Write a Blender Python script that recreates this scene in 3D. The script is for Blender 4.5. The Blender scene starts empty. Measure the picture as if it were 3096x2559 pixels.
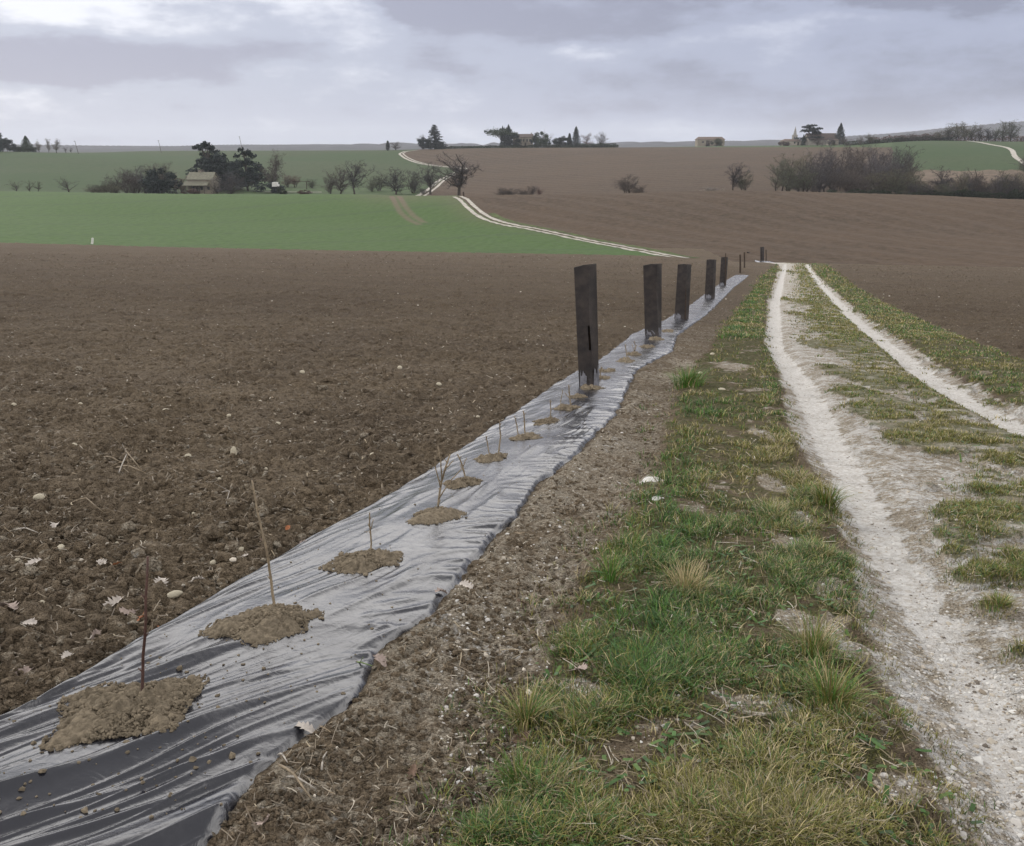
import bpy, math, random
import numpy as np
from mathutils import Vector

# ------------------------------------------------------------------ camera, sky, sun, exposure
F = 1900.0                                   # focal length for a 2100 x 1736 picture
TH = math.atan(570 / F)                      # downward pitch
scene = bpy.context.scene
COL = scene.collection
cam_d = bpy.data.cameras.new("camera"); cam = bpy.data.objects.new("camera", cam_d); COL.objects.link(cam)
cam.location = (0, 0, 0); cam.rotation_euler = (math.pi / 2 - TH, 0, 0)
cam_d.sensor_fit = 'HORIZONTAL'; cam_d.sensor_width = 36; cam_d.lens = 36 * F / 2100
cam_d.clip_start = 0.05; cam_d.clip_end = 20000
scene.camera = cam
scene.view_settings.view_transform = 'Standard'; scene.view_settings.look = 'None'
scene.view_settings.gamma = 1; scene.view_settings.exposure = 0.22
scene.cycles.use_denoising = True
scene.cycles.max_bounces = 5; scene.cycles.diffuse_bounces = 3; scene.cycles.glossy_bounces = 2
scene.cycles.transparent_max_bounces = 4; scene.cycles.volume_bounces = 1

SUN_AZ, SUN_EL = -52.0, 31.0                 # degrees from the viewing direction, above the horizon
sd = bpy.data.lights.new("sun", 'SUN'); sd.energy = 1.5; sd.angle = math.radians(14); sd.color = (1.0, 0.96, 0.9)
so = bpy.data.objects.new("sun", sd); COL.objects.link(so)
sdir = Vector((math.sin(math.radians(SUN_AZ)) * math.cos(math.radians(SUN_EL)),
               math.cos(math.radians(SUN_AZ)) * math.cos(math.radians(SUN_EL)), math.sin(math.radians(SUN_EL))))
so.rotation_euler = sdir.to_track_quat('Z', 'Y').to_euler()


class NT:
    """small helper to write node trees"""
    def __init__(s, tree): s.t = tree; s.n = tree.nodes; s.l = tree.links
    def node(s, typ, **kw):
        n = s.n.new(typ)
        for k, v in kw.items(): setattr(n, k, v)
        return n
    def put(s, sock, v):
        if isinstance(v, bpy.types.NodeSocket): s.l.new(v, sock)
        elif v is not None: sock.default_value = v
    def math(s, op, a, b=None, c=None, clamp=False):
        n = s.node('ShaderNodeMath', operation=op, use_clamp=clamp)
        s.put(n.inputs[0], a); s.put(n.inputs[1], b)
        if c is not None: s.put(n.inputs[2], c)
        return n.outputs[0]
    def mix(s, f, a, b, blend='MIX'):
        n = s.node('ShaderNodeMix', data_type='RGBA', blend_type=blend)
        s.put(n.inputs[0], f)
        s.put(n.inputs[6], a if isinstance(a, bpy.types.NodeSocket) else (*a, 1))
        s.put(n.inputs[7], b if isinstance(b, bpy.types.NodeSocket) else (*b, 1))
        return n.outputs[2]
    def noise(s, vec, scale, detail=4, rough=0.6, dist=0.0):
        n = s.node('ShaderNodeTexNoise'); s.put(n.inputs['Vector'], vec)
        n.inputs['Scale'].default_value = scale; n.inputs['Detail'].default_value = detail
        n.inputs['Roughness'].default_value = rough; n.inputs['Distortion'].default_value = dist
        return n.outputs[0]
    def ramp(s, v, lo, hi):
        n = s.node('ShaderNodeMapRange', interpolation_type='SMOOTHSTEP')
        s.put(n.inputs[0], v); n.inputs[1].default_value = lo; n.inputs[2].default_value = hi
        return n.outputs[0]
    def comb(s, x, y, z):
        n = s.node('ShaderNodeCombineXYZ'); s.put(n.inputs[0], x); s.put(n.inputs[1], y); s.put(n.inputs[2], z); return n.outputs[0]


# the overcast sky: cloud light placed by direction, over a Nishita sky
world = bpy.data.worlds.new("World"); scene.world = world; world.use_nodes = True
w = NT(world.node_tree); w.n.clear()
tc = w.node('ShaderNodeTexCoord'); sep = w.node('ShaderNodeSeparateXYZ'); w.l.new(tc.outputs['Generated'], sep.inputs[0])
X, Y, Z = sep.outputs
az = w.math('ARCTAN2', X, Y)
el = w.math('MAXIMUM', Z, 0.0)
elx = w.math('MULTIPLY', el, 3.2)
p1 = w.comb(w.math('MULTIPLY', az, 1.0), elx, 0.3)
warp = w.noise(p1, 5.0, 5, 0.6)
warp2 = w.noise(w.comb(w.math('ADD', az, 7.3), elx, 1.3), 6.0, 5, 0.6)
azw = w.math('ADD', az, w.math('MULTIPLY', w.math('SUBTRACT', warp, 0.5), 0.34))
elw = w.math('ADD', el, w.math('MULTIPLY', w.math('SUBTRACT', warp2, 0.5), 0.10))
def blob(px, py, rx, ry, amp):
    a0, e0 = (px - 1050) / 1900, (298 - py) / 1900
    dx = w.math('DIVIDE', w.math('SUBTRACT', azw, a0), rx / 1900)
    dy = w.math('DIVIDE', w.math('SUBTRACT', elw, e0), ry / 1900)
    r = w.math('ADD', w.math('MULTIPLY', dx, dx), w.math('MULTIPLY', dy, dy))
    g = w.math('EXPONENT', w.math('MULTIPLY', r, -1.0))
    return w.math('MULTIPLY', g, amp)
CL = [(190, 150, 250, 34, .42), (370, 182, 150, 30, .42), (640, 138, 160, 26, .2), (490, 48, 110, 26, .28), (890, 40, 130, 42, .48), (1080, 72, 230, 38, .48),
      (900, 165, 90, 22, .22), (1500, 5, 420, 34, .5), (1950, 20, 300, 34, .4), (1750, 40, 200, 22, .3), (1700, 200, 500, 60, .22),
      (1300, 240, 500, 30, .16), (2000, 150, 300, 60, .12), (60, 300, 500, 12, .12)]
BR = [(120, 30, 330, 70, .30), (350, 20, 300, 60, .2), (80, 235, 300, 40, .22), (1400, 92, 190, 24, .12), (1250, 130, 120, 24, .16), (760, 85, 100, 60, .14), (700, 215, 250, 40, .1), (1850, 95, 260, 24, .08), (650, 20, 120, 40, .12)]
dark = None
for b_ in CL:
    v = blob(*b_); dark = v if dark is None else w.math('ADD', dark, v)
brt = None
for b_ in BR:
    v = blob(*b_); brt = v if brt is None else w.math('ADD', brt, v)
fine = w.noise(w.comb(az, w.math('MULTIPLY', el, 2.6), 4.1), 9.0, 7, 0.62)
fine2 = w.noise(w.comb(az, w.math('MULTIPLY', el, 3.0), 9.1), 3.0, 4, 0.55)
cl = w.math('ADD', w.math('SUBTRACT', brt, dark), w.math('MULTIPLY', w.math('SUBTRACT', fine, 0.5), 0.85))
cl = w.math('ADD', cl, w.math('MULTIPLY', w.math('SUBTRACT', fine2, 0.5), 0.45))
cl = w.math('ADD', w.math('MULTIPLY', cl, 1.5), 0.55, clamp=True)
lowcol = w.mix(w.ramp(az, -0.5, 0.45), (0.50, 0.525, 0.63), (0.36, 0.39, 0.52))
darkc = w.mix(w.ramp(az, -0.5, 0.5), (0.38, 0.385, 0.49), (0.25, 0.265, 0.36))
brightc = w.mix(w.ramp(az, -0.5, 0.5), (0.86, 0.87, 0.94), (0.56, 0.59, 0.71))
c1 = w.mix(w.ramp(cl, 0.0, 0.5), darkc, lowcol)
c2 = w.mix(w.ramp(cl, 0.5, 1.0), c1, brightc)
zen = w.mix(w.ramp(el, 0.42, 0.64), w.mix(w.ramp(el, 0.135, 0.25), c2, (2.66, 2.58, 2.52)), (0.56, 0.55, 0.56))  # bright band above the frame, added so the far film reflects pale
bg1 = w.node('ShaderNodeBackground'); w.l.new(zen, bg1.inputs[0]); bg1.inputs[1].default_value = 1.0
sky = w.node('ShaderNodeTexSky', sky_type='NISHITA'); sky.sun_disc = False
sky.sun_elevation = math.radians(SUN_EL); sky.sun_rotation = math.radians(SUN_AZ)
bg2 = w.node('ShaderNodeBackground'); w.l.new(sky.outputs[0], bg2.inputs[0]); bg2.inputs[1].default_value = 0.1
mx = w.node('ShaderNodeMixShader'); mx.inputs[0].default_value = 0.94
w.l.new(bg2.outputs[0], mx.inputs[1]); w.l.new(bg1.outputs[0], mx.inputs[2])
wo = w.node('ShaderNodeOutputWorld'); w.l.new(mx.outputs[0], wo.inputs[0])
world.cycles.sampling_method = 'MANUAL'; world.cycles.sample_map_resolution = 1024

rng = np.random.default_rng(7)
random.seed(7)

# ------------------------------------------------------------------ numpy noise
_perm = np.random.default_rng(3).permutation(256); _perm = np.concatenate([_perm, _perm])
_ang = np.random.default_rng(4).random(256) * 2 * np.pi
_gx, _gy = np.cos(_ang), np.sin(_ang)
def perlin(x, y):
    xi = np.floor(x).astype(np.int64); yi = np.floor(y).astype(np.int64)
    xf = x - xi; yf = y - yi
    u = xf * xf * xf * (xf * (xf * 6 - 15) + 10); v = yf * yf * yf * (yf * (yf * 6 - 15) + 10)
    def g(ix, iy, dx, dy):
        h = _perm[(_perm[ix & 255] + iy) & 255]
        return _gx[h] * dx + _gy[h] * dy
    a = g(xi, yi, xf, yf); b = g(xi + 1, yi, xf - 1, yf)
    c = g(xi, yi + 1, xf, yf - 1); d = g(xi + 1, yi + 1, xf - 1, yf - 1)
    return 1.5 * ((a + u * (b - a)) + v * ((c + u * (d - c)) - (a + u * (b - a))))
def fbm(x, y, wl, oct=4, gain=0.5, seed=0):
    s = 0; a = 1; n = 0
    for k in range(oct):
        s = s + a * perlin(x / wl + 17.3 * k + seed * 5.7, y / wl - 9.1 * k + seed * 3.3); n += a; a *= gain; wl /= 2.03
    return s / n
def sm(v, a, b):
    t = np.clip((v - a) / (b - a), 0, 1); return t * t * (3 - 2 * t)

# ------------------------------------------------------------------ terrain (camera is the origin; the eye is 1.3 m above the ground)
def S(py):                                                    # slope z/y seen at a picture height
    return math.tan(math.atan((868 - py) / F) - TH)
def U(px, py):                                                # x/y of a picture column
    b = (868 - py) / F
    return (px - 1050) / F / (math.cos(TH) + b * math.sin(TH))
def t_near(x, y): return -1.3 - .122 * y + .0002 * y * y - .02 * x
TAB = [
 (-500, [(125, 490), (190, 430), (260, 392), (310, 399), (360, 391), (480, 348), (650, 308), (800, 318), (1500, 312), (2700, 300), (5000, 310)]),
 (0,    [(125, 498), (190, 440), (260, 394), (305, 401), (350, 394), (480, 350), (640, 311), (800, 320), (1500, 313), (2700, 303), (5000, 312)]),
 (350,  [(124, 507), (190, 452), (255, 399), (295, 407), (345, 400), (450, 366), (600, 328), (760, 310), (900, 318), (1500, 313), (2700, 304), (5000, 312)]),
 (700,  [(120, 514), (180, 462), (245, 400), (290, 409), (345, 401), (450, 372), (600, 335), (760, 309), (900, 318), (1500, 312), (2700, 300), (5000, 308)]),
 (900,  [(118, 519), (170, 470), (238, 403), (275, 411), (330, 402), (430, 373), (560, 340), (720, 306), (900, 315), (1500, 311), (2700, 300), (5000, 308)]),
 (1000, [(115, 522), (165, 472), (232, 402), (270, 408), (320, 400), (430, 370), (560, 338), (720, 304), (900, 313), (1500, 309), (2700, 300), (5000, 308)]),
 (1250, [(112, 527), (150, 492), (228, 399), (262, 405), (330, 389), (480, 348), (720, 303), (900, 312), (1500, 308), (2700, 297), (5000, 306)]),
 (1500, [(112, 540), (125, 524), (160, 482), (228, 392), (262, 399), (320, 387), (480, 340), (740, 300), (900, 310), (1500, 306), (2700, 294), (5000, 304)]),
 (1700, [(114, 549), (128, 532), (165, 477), (228, 396), (262, 405), (320, 396), (480, 345), (700, 297), (900, 306), (1500, 301), (3000, 286), (5000, 295)]),
 (1900, [(114, 552), (128, 535), (165, 482), (222, 402), (260, 411), (320, 399), (400, 362), (650, 289), (900, 302), (1500, 298), (3000, 270), (5000, 285)]),
 (2100, [(114, 555), (128, 538), (165, 488), (215, 411), (255, 419), (310, 403), (390, 352), (620, 291), (900, 302), (1500, 296), (3000, 255), (5000, 270)]),
 (2600, [(114, 560), (128, 543), (165, 492), (215, 418), (255, 425), (310, 405), (390, 352), (620, 291), (900, 302), (1500, 296), (3000, 249), (5000, 270)]),
]
def pchip(xk, yk, x):
    xk = np.asarray(xk, float); yk = np.asarray(yk, float)
    h = np.diff(xk); d = np.diff(yk) / h
    m = np.zeros_like(yk); m[0] = d[0]; m[-1] = d[-1]
    for i in range(1, len(xk) - 1):
        if d[i - 1] * d[i] > 0:
            w1 = 2 * h[i] + h[i - 1]; w2 = h[i] + 2 * h[i - 1]
            m[i] = (w1 + w2) / (w1 / d[i - 1] + w2 / d[i])
    i = np.clip(np.searchsorted(xk, x) - 1, 0, len(h) - 1)
    t = np.clip((x - xk[i]) / h[i], 0, 1); hh = h[i]
    return ((1 + 2 * t) * (1 - t) ** 2 * yk[i] + t * (1 - t) ** 2 * hh * m[i] + t * t * (3 - 2 * t) * yk[i + 1] + t * t * (t - 1) * hh * m[i + 1])
_tu = np.array([U(p, 400) for p, _ in TAB])
_ty = np.exp(np.linspace(math.log(70), math.log(5000), 900))
_tz = []
for p, kn in TAB:
    u0 = U(p, 400)
    ks = [(d, t_near(u0 * d, d)) for d in (60, 70, 80, 90, 100)] + [(d, S(q) * d) for d, q in kn]
    _tz.append(pchip([k[0] for k in ks], [k[1] for k in ks], _ty))
_tz = np.array(_tz)
_uu = np.linspace(_tu[0], _tu[-1], 800)
_grid = np.array([pchip(_tu, _tz[:, j], _uu) for j in range(len(_ty))])      # [dist, u]
def t_far(x, y):
    u = np.clip(x / y, _uu[0], _uu[-1] - 1e-9); fy = np.clip((np.log(y) - math.log(70)) / (math.log(5000) - math.log(70)) * 899, 0, 898.999)
    fu = (u - _uu[0]) / (_uu[1] - _uu[0])
    i = fy.astype(int); j = np.minimum(fu.astype(int), 798); a = fy - i; b = fu - j
    return (_grid[i, j] * (1 - a) * (1 - b) + _grid[i + 1, j] * a * (1 - b) + _grid[i, j + 1] * (1 - a) * b + _grid[i + 1, j + 1] * a * b)
def T(x, y):
    x = np.asarray(x, float); y = np.asarray(y, float); x, y = np.broadcast_arrays(x, y)
    n = t_near(x, y); k = sm(y, 72, 98)
    f = t_far(x, np.maximum(y, 70.0))
    z = n * (1 - k) + f * k
    far = sm(y, 2000, 2600)                                    # uneven tops of the distant woods
    return z + far * (9 * np.abs(perlin(x / 90, y / 4000 + .5)) + 7 * np.abs(perlin(x / 34 + 5, y / 3000))) * sm(6000 - y, 0, 2800)
_my = np.exp(np.linspace(math.log(0.8), math.log(5000), 6000))
def hit(px, py, dmin=0.8):
    """ground point seen at picture point (px, py), searching from dmin outwards"""
    u, s = U(px, py), S(py)
    yy = _my[_my >= dmin]
    d = T(u * yy, yy) / yy - s
    i = np.argmax(d >= 0) if (d >= 0).any() else int(np.argmax(d))
    if i == 0: return u * yy[0], yy[0]
    t = d[i - 1] / (d[i - 1] - d[i]) if d[i] != d[i - 1] else 0
    y = yy[i - 1] + (yy[i] - yy[i - 1]) * min(max(t, 0), 1)
    return u * y, y
def P(pts, dmin=0.8): return np.array([hit(a, b, dmin) for a, b in pts])
def at(px, dist, py=400):
    x = U(px, py) * dist; return x, dist, float(T(x, dist))

# traced outlines on the ground, each as x = f(y)
def edge(pts, ext=None):
    q = P(pts); q = q[np.argsort(q[:, 1])]
    q = np.vstack([[q[0] - (q[1] - q[0]) * (q[0, 1] - .6) / max(q[1, 1] - q[0, 1], .05)] if q[1, 1] - q[0, 1] > .05 else [[q[0, 0] - .1, .6]], q])
    if ext is not None: q = np.vstack([q, ext])
    return lambda y, q=q: np.interp(y, q[:, 1], q[:, 0])
fL = edge([(0, 1475), (175, 1385), (345, 1290), (520, 1180), (640, 1110), (770, 1040), (870, 975), (960, 915), (1060, 850), (1131, 796), (1184, 764), (1230, 741), (1298, 687), (1365, 658), (1416, 627), (1445, 605), (1476, 583), (1522, 556)])
fR = edge([(420, 1736), (480, 1640), (560, 1560), (620, 1515), (690, 1470), (755, 1405), (765, 1345), (885, 1265), (940, 1185), (990, 1130), (1060, 1055), (1110, 990), (1200, 915), (1265, 848), (1305, 759), (1378, 722), (1388, 689), (1447, 648), (1504, 591), (1548, 554)])
gL = edge([(960, 1736), (1050, 1600), (1070, 1450), (1140, 1300), (1175, 1200), (1280, 1050), (1340, 950), (1370, 850), (1400, 790), (1470, 690), (1525, 620), (1560, 570), (1590, 542)])
tL = edge([(1597, 543), (1572, 620), (1570, 700), (1597, 770), (1615, 880), (1670, 980), (1710, 1060), (1740, 1150), (1765, 1300), (1800, 1400), (1860, 1500), (1920, 1600), (1960, 1736)])
rLc = edge([(1610, 542), (1590, 620), (1586, 708), (1655, 796), (1686, 860), (1715, 927), (1743, 971), (1778, 1030), (1814, 1103), (1877, 1187), (1945, 1297), (2010, 1405), (2110, 1556), (2185, 1680)])
rRc = edge([(1655, 543), (1700, 600), (1760, 660), (1850, 730), (1930, 790), (2020, 840), (2110, 880)])
fieldR = edge([(1686, 541), (1730, 570), (1790, 610), (1860, 645), (1960, 690), (2100, 740), (2300, 800)])

# ------------------------------------------------------------------ object helpers
def link(o, parent=None):
    COL.objects.link(o)
    if parent: o.parent = parent
    return o
def tag(o, label=None, cat=None, group=None, kind=None):
    if label: o['label'] = label
    if cat: o['category'] = cat
    if group: o['group'] = group
    if kind: o['kind'] = kind
    return o
def mesh(name, V, Fc, mat=None, parent=None, smooth=False, col=None, loc=None, col2=None):
    """V (n,3); Fc: an (m,k) array or a list of such arrays"""
    me = bpy.data.meshes.new(name); V = np.asarray(V, np.float32)
    Fs = [np.asarray(f, np.int32) for f in (Fc if isinstance(Fc, list) else [Fc]) if len(f)]
    me.vertices.add(len(V)); me.vertices.foreach_set('co', V.ravel())
    idx = np.concatenate([f.ravel() for f in Fs]); tot = np.concatenate([np.full(len(f), f.shape[1], np.int32) for f in Fs])
    me.loops.add(len(idx)); me.loops.foreach_set('vertex_index', idx)
    me.polygons.add(len(tot)); me.polygons.foreach_set('loop_start', np.concatenate([[0], np.cumsum(tot)[:-1]]).astype(np.int32))
    me.polygons.foreach_set('loop_total', tot)
    me.update(calc_edges=True)
    me.polygons.foreach_set('use_smooth', np.full(len(tot), smooth, bool))
    for nm, c in (('col', col), ('aux', col2)):
        if c is not None:
            a = me.color_attributes.new(nm, 'FLOAT_COLOR', 'POINT')
            a.data.foreach_set('color', np.hstack([c, np.ones((len(c), 1))]).astype(np.float32).ravel())
    if mat: me.materials.append(mat)
    o = bpy.data.objects.new(name, me)
    if loc is not None: o.location = loc
    return link(o, parent)
def empty(name, loc, rz=0):
    o = bpy.data.objects.new(name, None); o.empty_display_size = .1; o.location = loc; o.rotation_euler = (0, 0, rz)
    return link(o)
def copy_tree(o, parent=None):
    kids = [c for c in o.children]
    c = o.copy(); COL.objects.link(c); c.parent = parent
    for k in kids: copy_tree(k, c)
    return c
class MB:
    def __init__(s): s.V = []; s.F = {}; s.n = 0
    def add(s, V, Fs):
        V = np.asarray(V, float); s.V.append(V)
        for f in Fs: s.F.setdefault(len(f), []).append([i + s.n for i in f])
        s.n += len(V)
    def box(s, x0, x1, y0, y1, z0, z1):
        s.add([(x0, y0, z0), (x1, y0, z0), (x1, y1, z0), (x0, y1, z0), (x0, y0, z1), (x1, y0, z1), (x1, y1, z1), (x0, y1, z1)],
              [(0, 3, 2, 1), (4, 5, 6, 7), (0, 1, 5, 4), (1, 2, 6, 5), (2, 3, 7, 6), (3, 0, 4, 7)])
    def tube(s, pts, rad, n=6):
        pts = [Vector(p) for p in pts]; V = []; Fs = []
        for i, p in enumerate(pts):
            d = (pts[min(i + 1, len(pts) - 1)] - pts[max(i - 1, 0)]).normalized()
            a = d.cross(Vector((0, 1, 0.1))).normalized(); b = d.cross(a)
            for k in range(n):
                t = 2 * math.pi * k / n; V.append(p + (a * math.cos(t) + b * math.sin(t)) * rad[i])
        for i in range(len(pts) - 1):
            for k in range(n): Fs.append((i * n + k, i * n + (k + 1) % n, (i + 1) * n + (k + 1) % n, (i + 1) * n + k))
        Fs.append(tuple(range(n))[::-1]); Fs.append(tuple((len(pts) - 1) * n + k for k in range(n)))
        s.add([tuple(v) for v in V], Fs)
    def build(s, name, mat, parent=None, smooth=False, loc=None):
        return mesh(name, np.vstack(s.V), [np.array(f) for f in s.F.values()], mat, parent, smooth, loc=loc)

# ------------------------------------------------------------------ materials
def mat(name, col, rough=0.9, spec=0.3, fn=None, metal=0):
    m = bpy.data.materials.new(name); m.use_nodes = True; n = NT(m.node_tree)
    b = n.n['Principled BSDF']; b.inputs['Roughness'].default_value = rough; b.inputs['Specular IOR Level'].default_value = spec
    b.inputs['Metallic'].default_value = metal
    b.inputs['Base Color'].default_value = (*col, 1)
    if fn: fn(n, b)
    return m
def var(scale, amt, bump=0, bscale=None, detail=5, objrand=0.0):
    """noise variation of a colour + bump in object space"""
    def fn(n, b):
        t = n.node('ShaderNodeTexCoord').outputs['Object']
        c = b.inputs['Base Color'].default_value[:3]
        f = n.noise(t, scale, detail, 0.65)
        r = n.ramp(f, 0.3, 0.7)
        o = n.mix(r, tuple(v * (1 - amt) for v in c), tuple(min(1, v * (1 + amt)) for v in c))
        if objrand:
            oi = n.node('ShaderNodeObjectInfo').outputs['Random']
            o = n.mix(1.0, o, n.mix(oi, tuple([1 - objrand] * 3), tuple([1 + objrand] * 3)), 'MULTIPLY')
        n.put(b.inputs['Base Color'], o)
        if bump:
            bp = n.node('ShaderNodeBump'); bp.inputs['Strength'].default_value = 1; bp.inputs['Distance'].default_value = bump
            n.put(bp.inputs['Height'], n.noise(t, bscale or scale * 3, 6, 0.7)); n.put(b.inputs['Normal'], bp.outputs[0])
    return fn
def colattr(n, name='col'):
    a = n.node('ShaderNodeVertexColor'); a.layer_name = name; return a.outputs[0]

def near_ground(n, b):
    """aux: R = pale chalk, G = grass thatch, B = patchy dark wear"""
    pos = n.node('ShaderNodeNewGeometry').outputs['Position']
    a = n.node('ShaderNodeSeparateColor'); n.put(a.inputs[0], colattr(n, 'aux'))
    R, G, B = a.outputs
    f1 = n.noise(pos, 2.2, 6, 0.65); f2 = n.noise(pos, 28, 6, 0.7); f3 = n.noise(pos, 110, 4, 0.7); f4 = n.noise(pos, 0.25, 4, 0.6)
    f5 = n.noise(pos, 6, 5, 0.75)
    soil = n.mix(n.ramp(f2, 0.3, 0.7), (0.140, 0.106, 0.070), (0.280, 0.220, 0.150))
    soil = n.mix(n.math('MULTIPLY', n.ramp(f1, 0.35, 0.75), 0.5), soil, (0.185, 0.148, 0.105))
    soil = n.mix(n.math('MULTIPLY', n.ramp(f3, 0.62, 0.74), 0.7), soil, (0.27, 0.22, 0.16))
    soil = n.mix(n.math('MULTIPLY', n.ramp(f5, 0.5, 0.68), 0.45), soil, (0.075, 0.057, 0.041))
    f6 = n.noise(pos, 2.4, 6, 0.8)
    soil = n.mix(n.math('MULTIPLY', n.ramp(f6, 0.52, 0.66), 0.35), soil, (0.082, 0.063, 0.047))
    soil = n.mix(n.math('MULTIPLY', n.ramp(f4, 0.35, 0.65), 0.35), soil, (0.100, 0.077, 0.060))
    sy = n.node('ShaderNodeSeparateXYZ'); n.put(sy.inputs[0], pos)
    far_shade = n.math('MULTIPLY', n.ramp(n.math('ADD', sy.outputs[1], n.math('MULTIPLY', n.math('SUBTRACT', f1, .5), 12)), 5, 26), .5)
    soil = n.mix(far_shade, soil, n.mix(n.ramp(f2, .3, .7), (0.040, 0.028, 0.019), (0.142, 0.102, 0.069)))  # soil colour darkened with distance in place of missing clod shadows
    # chalky dust: crisp small stones over the pale bed
    vor = n.node('ShaderNodeTexVoronoi'); n.put(vor.inputs['Vector'], pos); vor.inputs['Scale'].default_value = 45
    st = n.node('ShaderNodeSeparateColor'); n.put(st.inputs[0], vor.outputs['Color'])
    chalk = n.mix(n.ramp(f2, 0.25, 0.75), (0.42, 0.40, 0.37), (0.62, 0.61, 0.59))
    chalk = n.mix(n.math('MULTIPLY', n.ramp(st.outputs[0], 0.6, 0.95), 0.5), chalk, (0.36, 0.32, 0.27))
    chalk = n.mix(n.math('MULTIPLY', n.ramp(f3, 0.6, 0.7), 0.4), chalk, (0.28, 0.24, 0.20))
    beige = n.mix(n.ramp(f3, 0.35, 0.65), (0.20, 0.165, 0.12), (0.44, 0.39, 0.31))
    thatch = n.mix(n.ramp(f2, 0.35, 0.65), (0.060, 0.068, 0.022), (0.17, 0.155, 0.070))
    thatch = n.mix(n.math('MULTIPLY', n.ramp(f5, 0.45, 0.65), 0.6), thatch, (0.060, 0.075, 0.020))
    edge_n = n.math('ADD', n.math('MULTIPLY', n.math('SUBTRACT', f2, 0.5), 1.3), n.math('MULTIPLY', n.math('SUBTRACT', f5, 0.5), 0.8))
    cr = n.math('ADD', R, edge_n)
    c = n.mix(n.ramp(cr, 0.18, 0.45), soil, beige)
    c = n.mix(n.ramp(cr, 0.5, 0.75), c, chalk)
    g = n.math('ADD', G, edge_n)
    c = n.mix(n.math('MULTIPLY', n.ramp(g, 0.35, 0.65), 0.85), c, thatch)
    c = n.mix(n.math('MULTIPLY', B, 0.6), c, n.mix(0.55, c, (0.05, 0.04, 0.03)))
    n.put(b.inputs['Base Color'], c)
    h = n.math('ADD', n.math('MULTIPLY', f2, 0.6), n.math('MULTIPLY', f3, 0.4))
    h = n.math('ADD', h, n.math('MULTIPLY', vor.outputs['Distance'], n.math('MULTIPLY', R, 0.35)))
    bp0 = n.node('ShaderNodeBump'); n.put(bp0.inputs['Distance'], n.math('MULTIPLY', n.math('SUBTRACT', 1, R, clamp=True), .22)); n.put(bp0.inputs['Height'], n.math('ADD', f5, n.math('MULTIPLY', f6, 1.6)))
    bp = n.node('ShaderNodeBump'); bp.inputs['Strength'].default_value = 1; n.put(bp.inputs['Normal'], bp0.outputs[0])
    n.put(bp.inputs['Distance'], n.math('ADD', 0.035, n.math('MULTIPLY', R, -0.016)))
    n.put(bp.inputs['Height'], h); n.put(b.inputs['Normal'], bp.outputs[0])
M = {}
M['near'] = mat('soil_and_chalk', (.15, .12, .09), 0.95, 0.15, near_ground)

def far_soil(n, b):
    pos = n.node('ShaderNodeNewGeometry').outputs['Position']
    f1 = n.noise(pos, 0.02, 5, 0.6); f2 = n.noise(pos, 0.7, 5, 0.75); f3 = n.noise(pos, 0.09, 4, 0.6)
    c = n.mix(n.ramp(f2, 0.25, 0.75), (0.034, 0.024, 0.015), (0.112, 0.079, 0.054))
    c = n.mix(n.math('MULTIPLY', n.ramp(f1, 0.35, 0.65), 0.5), c, (0.100, 0.068, 0.044))
    c = n.mix(n.math('MULTIPLY', n.ramp(f3, 0.4, 0.7), 0.3), c, (0.082, 0.063, 0.047))
    mp = n.node('ShaderNodeMapping'); n.put(mp.inputs[0], pos); mp.inputs['Rotation'].default_value = (0, 0, math.radians(-28))
    wv = n.node('ShaderNodeTexWave'); n.put(wv.inputs['Vector'], mp.outputs[0]); wv.inputs['Scale'].default_value = 0.035; wv.inputs['Distortion'].default_value = 5; wv.inputs['Detail'].default_value = 3; wv.inputs['Detail Scale'].default_value = .4
    c = n.mix(n.math('MULTIPLY', n.ramp(wv.outputs['Fac'], 0.55, 0.95), 0.28), c, (0.115, 0.088, 0.068))
    n.put(b.inputs['Base Color'], c)
    bp = n.node('ShaderNodeBump'); bp.inputs['Distance'].default_value = 0.4
    n.put(bp.inputs['Height'], f2); n.put(b.inputs['Normal'], bp.outputs[0])
M['far_soil'] = mat('ploughed_soil_far', (.13, .1, .08), 0.95, 0.1, far_soil)
def crop(n, b):
    pos = n.node('ShaderNodeNewGeometry').outputs['Position']
    mp = n.node('ShaderNodeMapping'); n.put(mp.inputs[0], pos); mp.inputs['Rotation'].default_value = (0, 0, math.radians(-125))
    wv = n.node('ShaderNodeTexWave'); n.put(wv.inputs['Vector'], mp.outputs[0]); wv.inputs['Scale'].default_value = 0.011
    wv.inputs['Distortion'].default_value = 1.6; wv.inputs['Detail'].default_value = 2; wv.inputs['Detail Scale'].default_value = 0.6
    f1 = n.noise(pos, 0.03, 4, 0.6); f2 = n.noise(pos, 1.3, 4, 0.7); f3 = n.noise(mp.outputs[0], 0.25, 4, 0.6)
    c = n.mix(n.ramp(f2, 0.3, 0.7), (0.026, 0.062, 0.005), (0.046, 0.098, 0.009))
    c = n.mix(n.math('MULTIPLY', n.ramp(f1, 0.35, 0.7), 0.4), c, (0.046, 0.084, 0.018))
    c = n.mix(n.math('MULTIPLY', n.ramp(f3, 0.5, 0.75), 0.25), c, (0.026, 0.062, 0.010))
    c = n.mix(n.math('MULTIPLY', n.ramp(wv.outputs['Fac'], 0.95, 1.0), 0.45), c, (0.030, 0.058, 0.014))
    c = n.mix(colattr(n, 'aux'), c, (0.115, 0.085, 0.055))
    n.put(b.inputs['Base Color'], c)
M['crop'] = mat('winter_wheat', (.08, .18, .07), 0.9, 0.2, crop)
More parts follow.
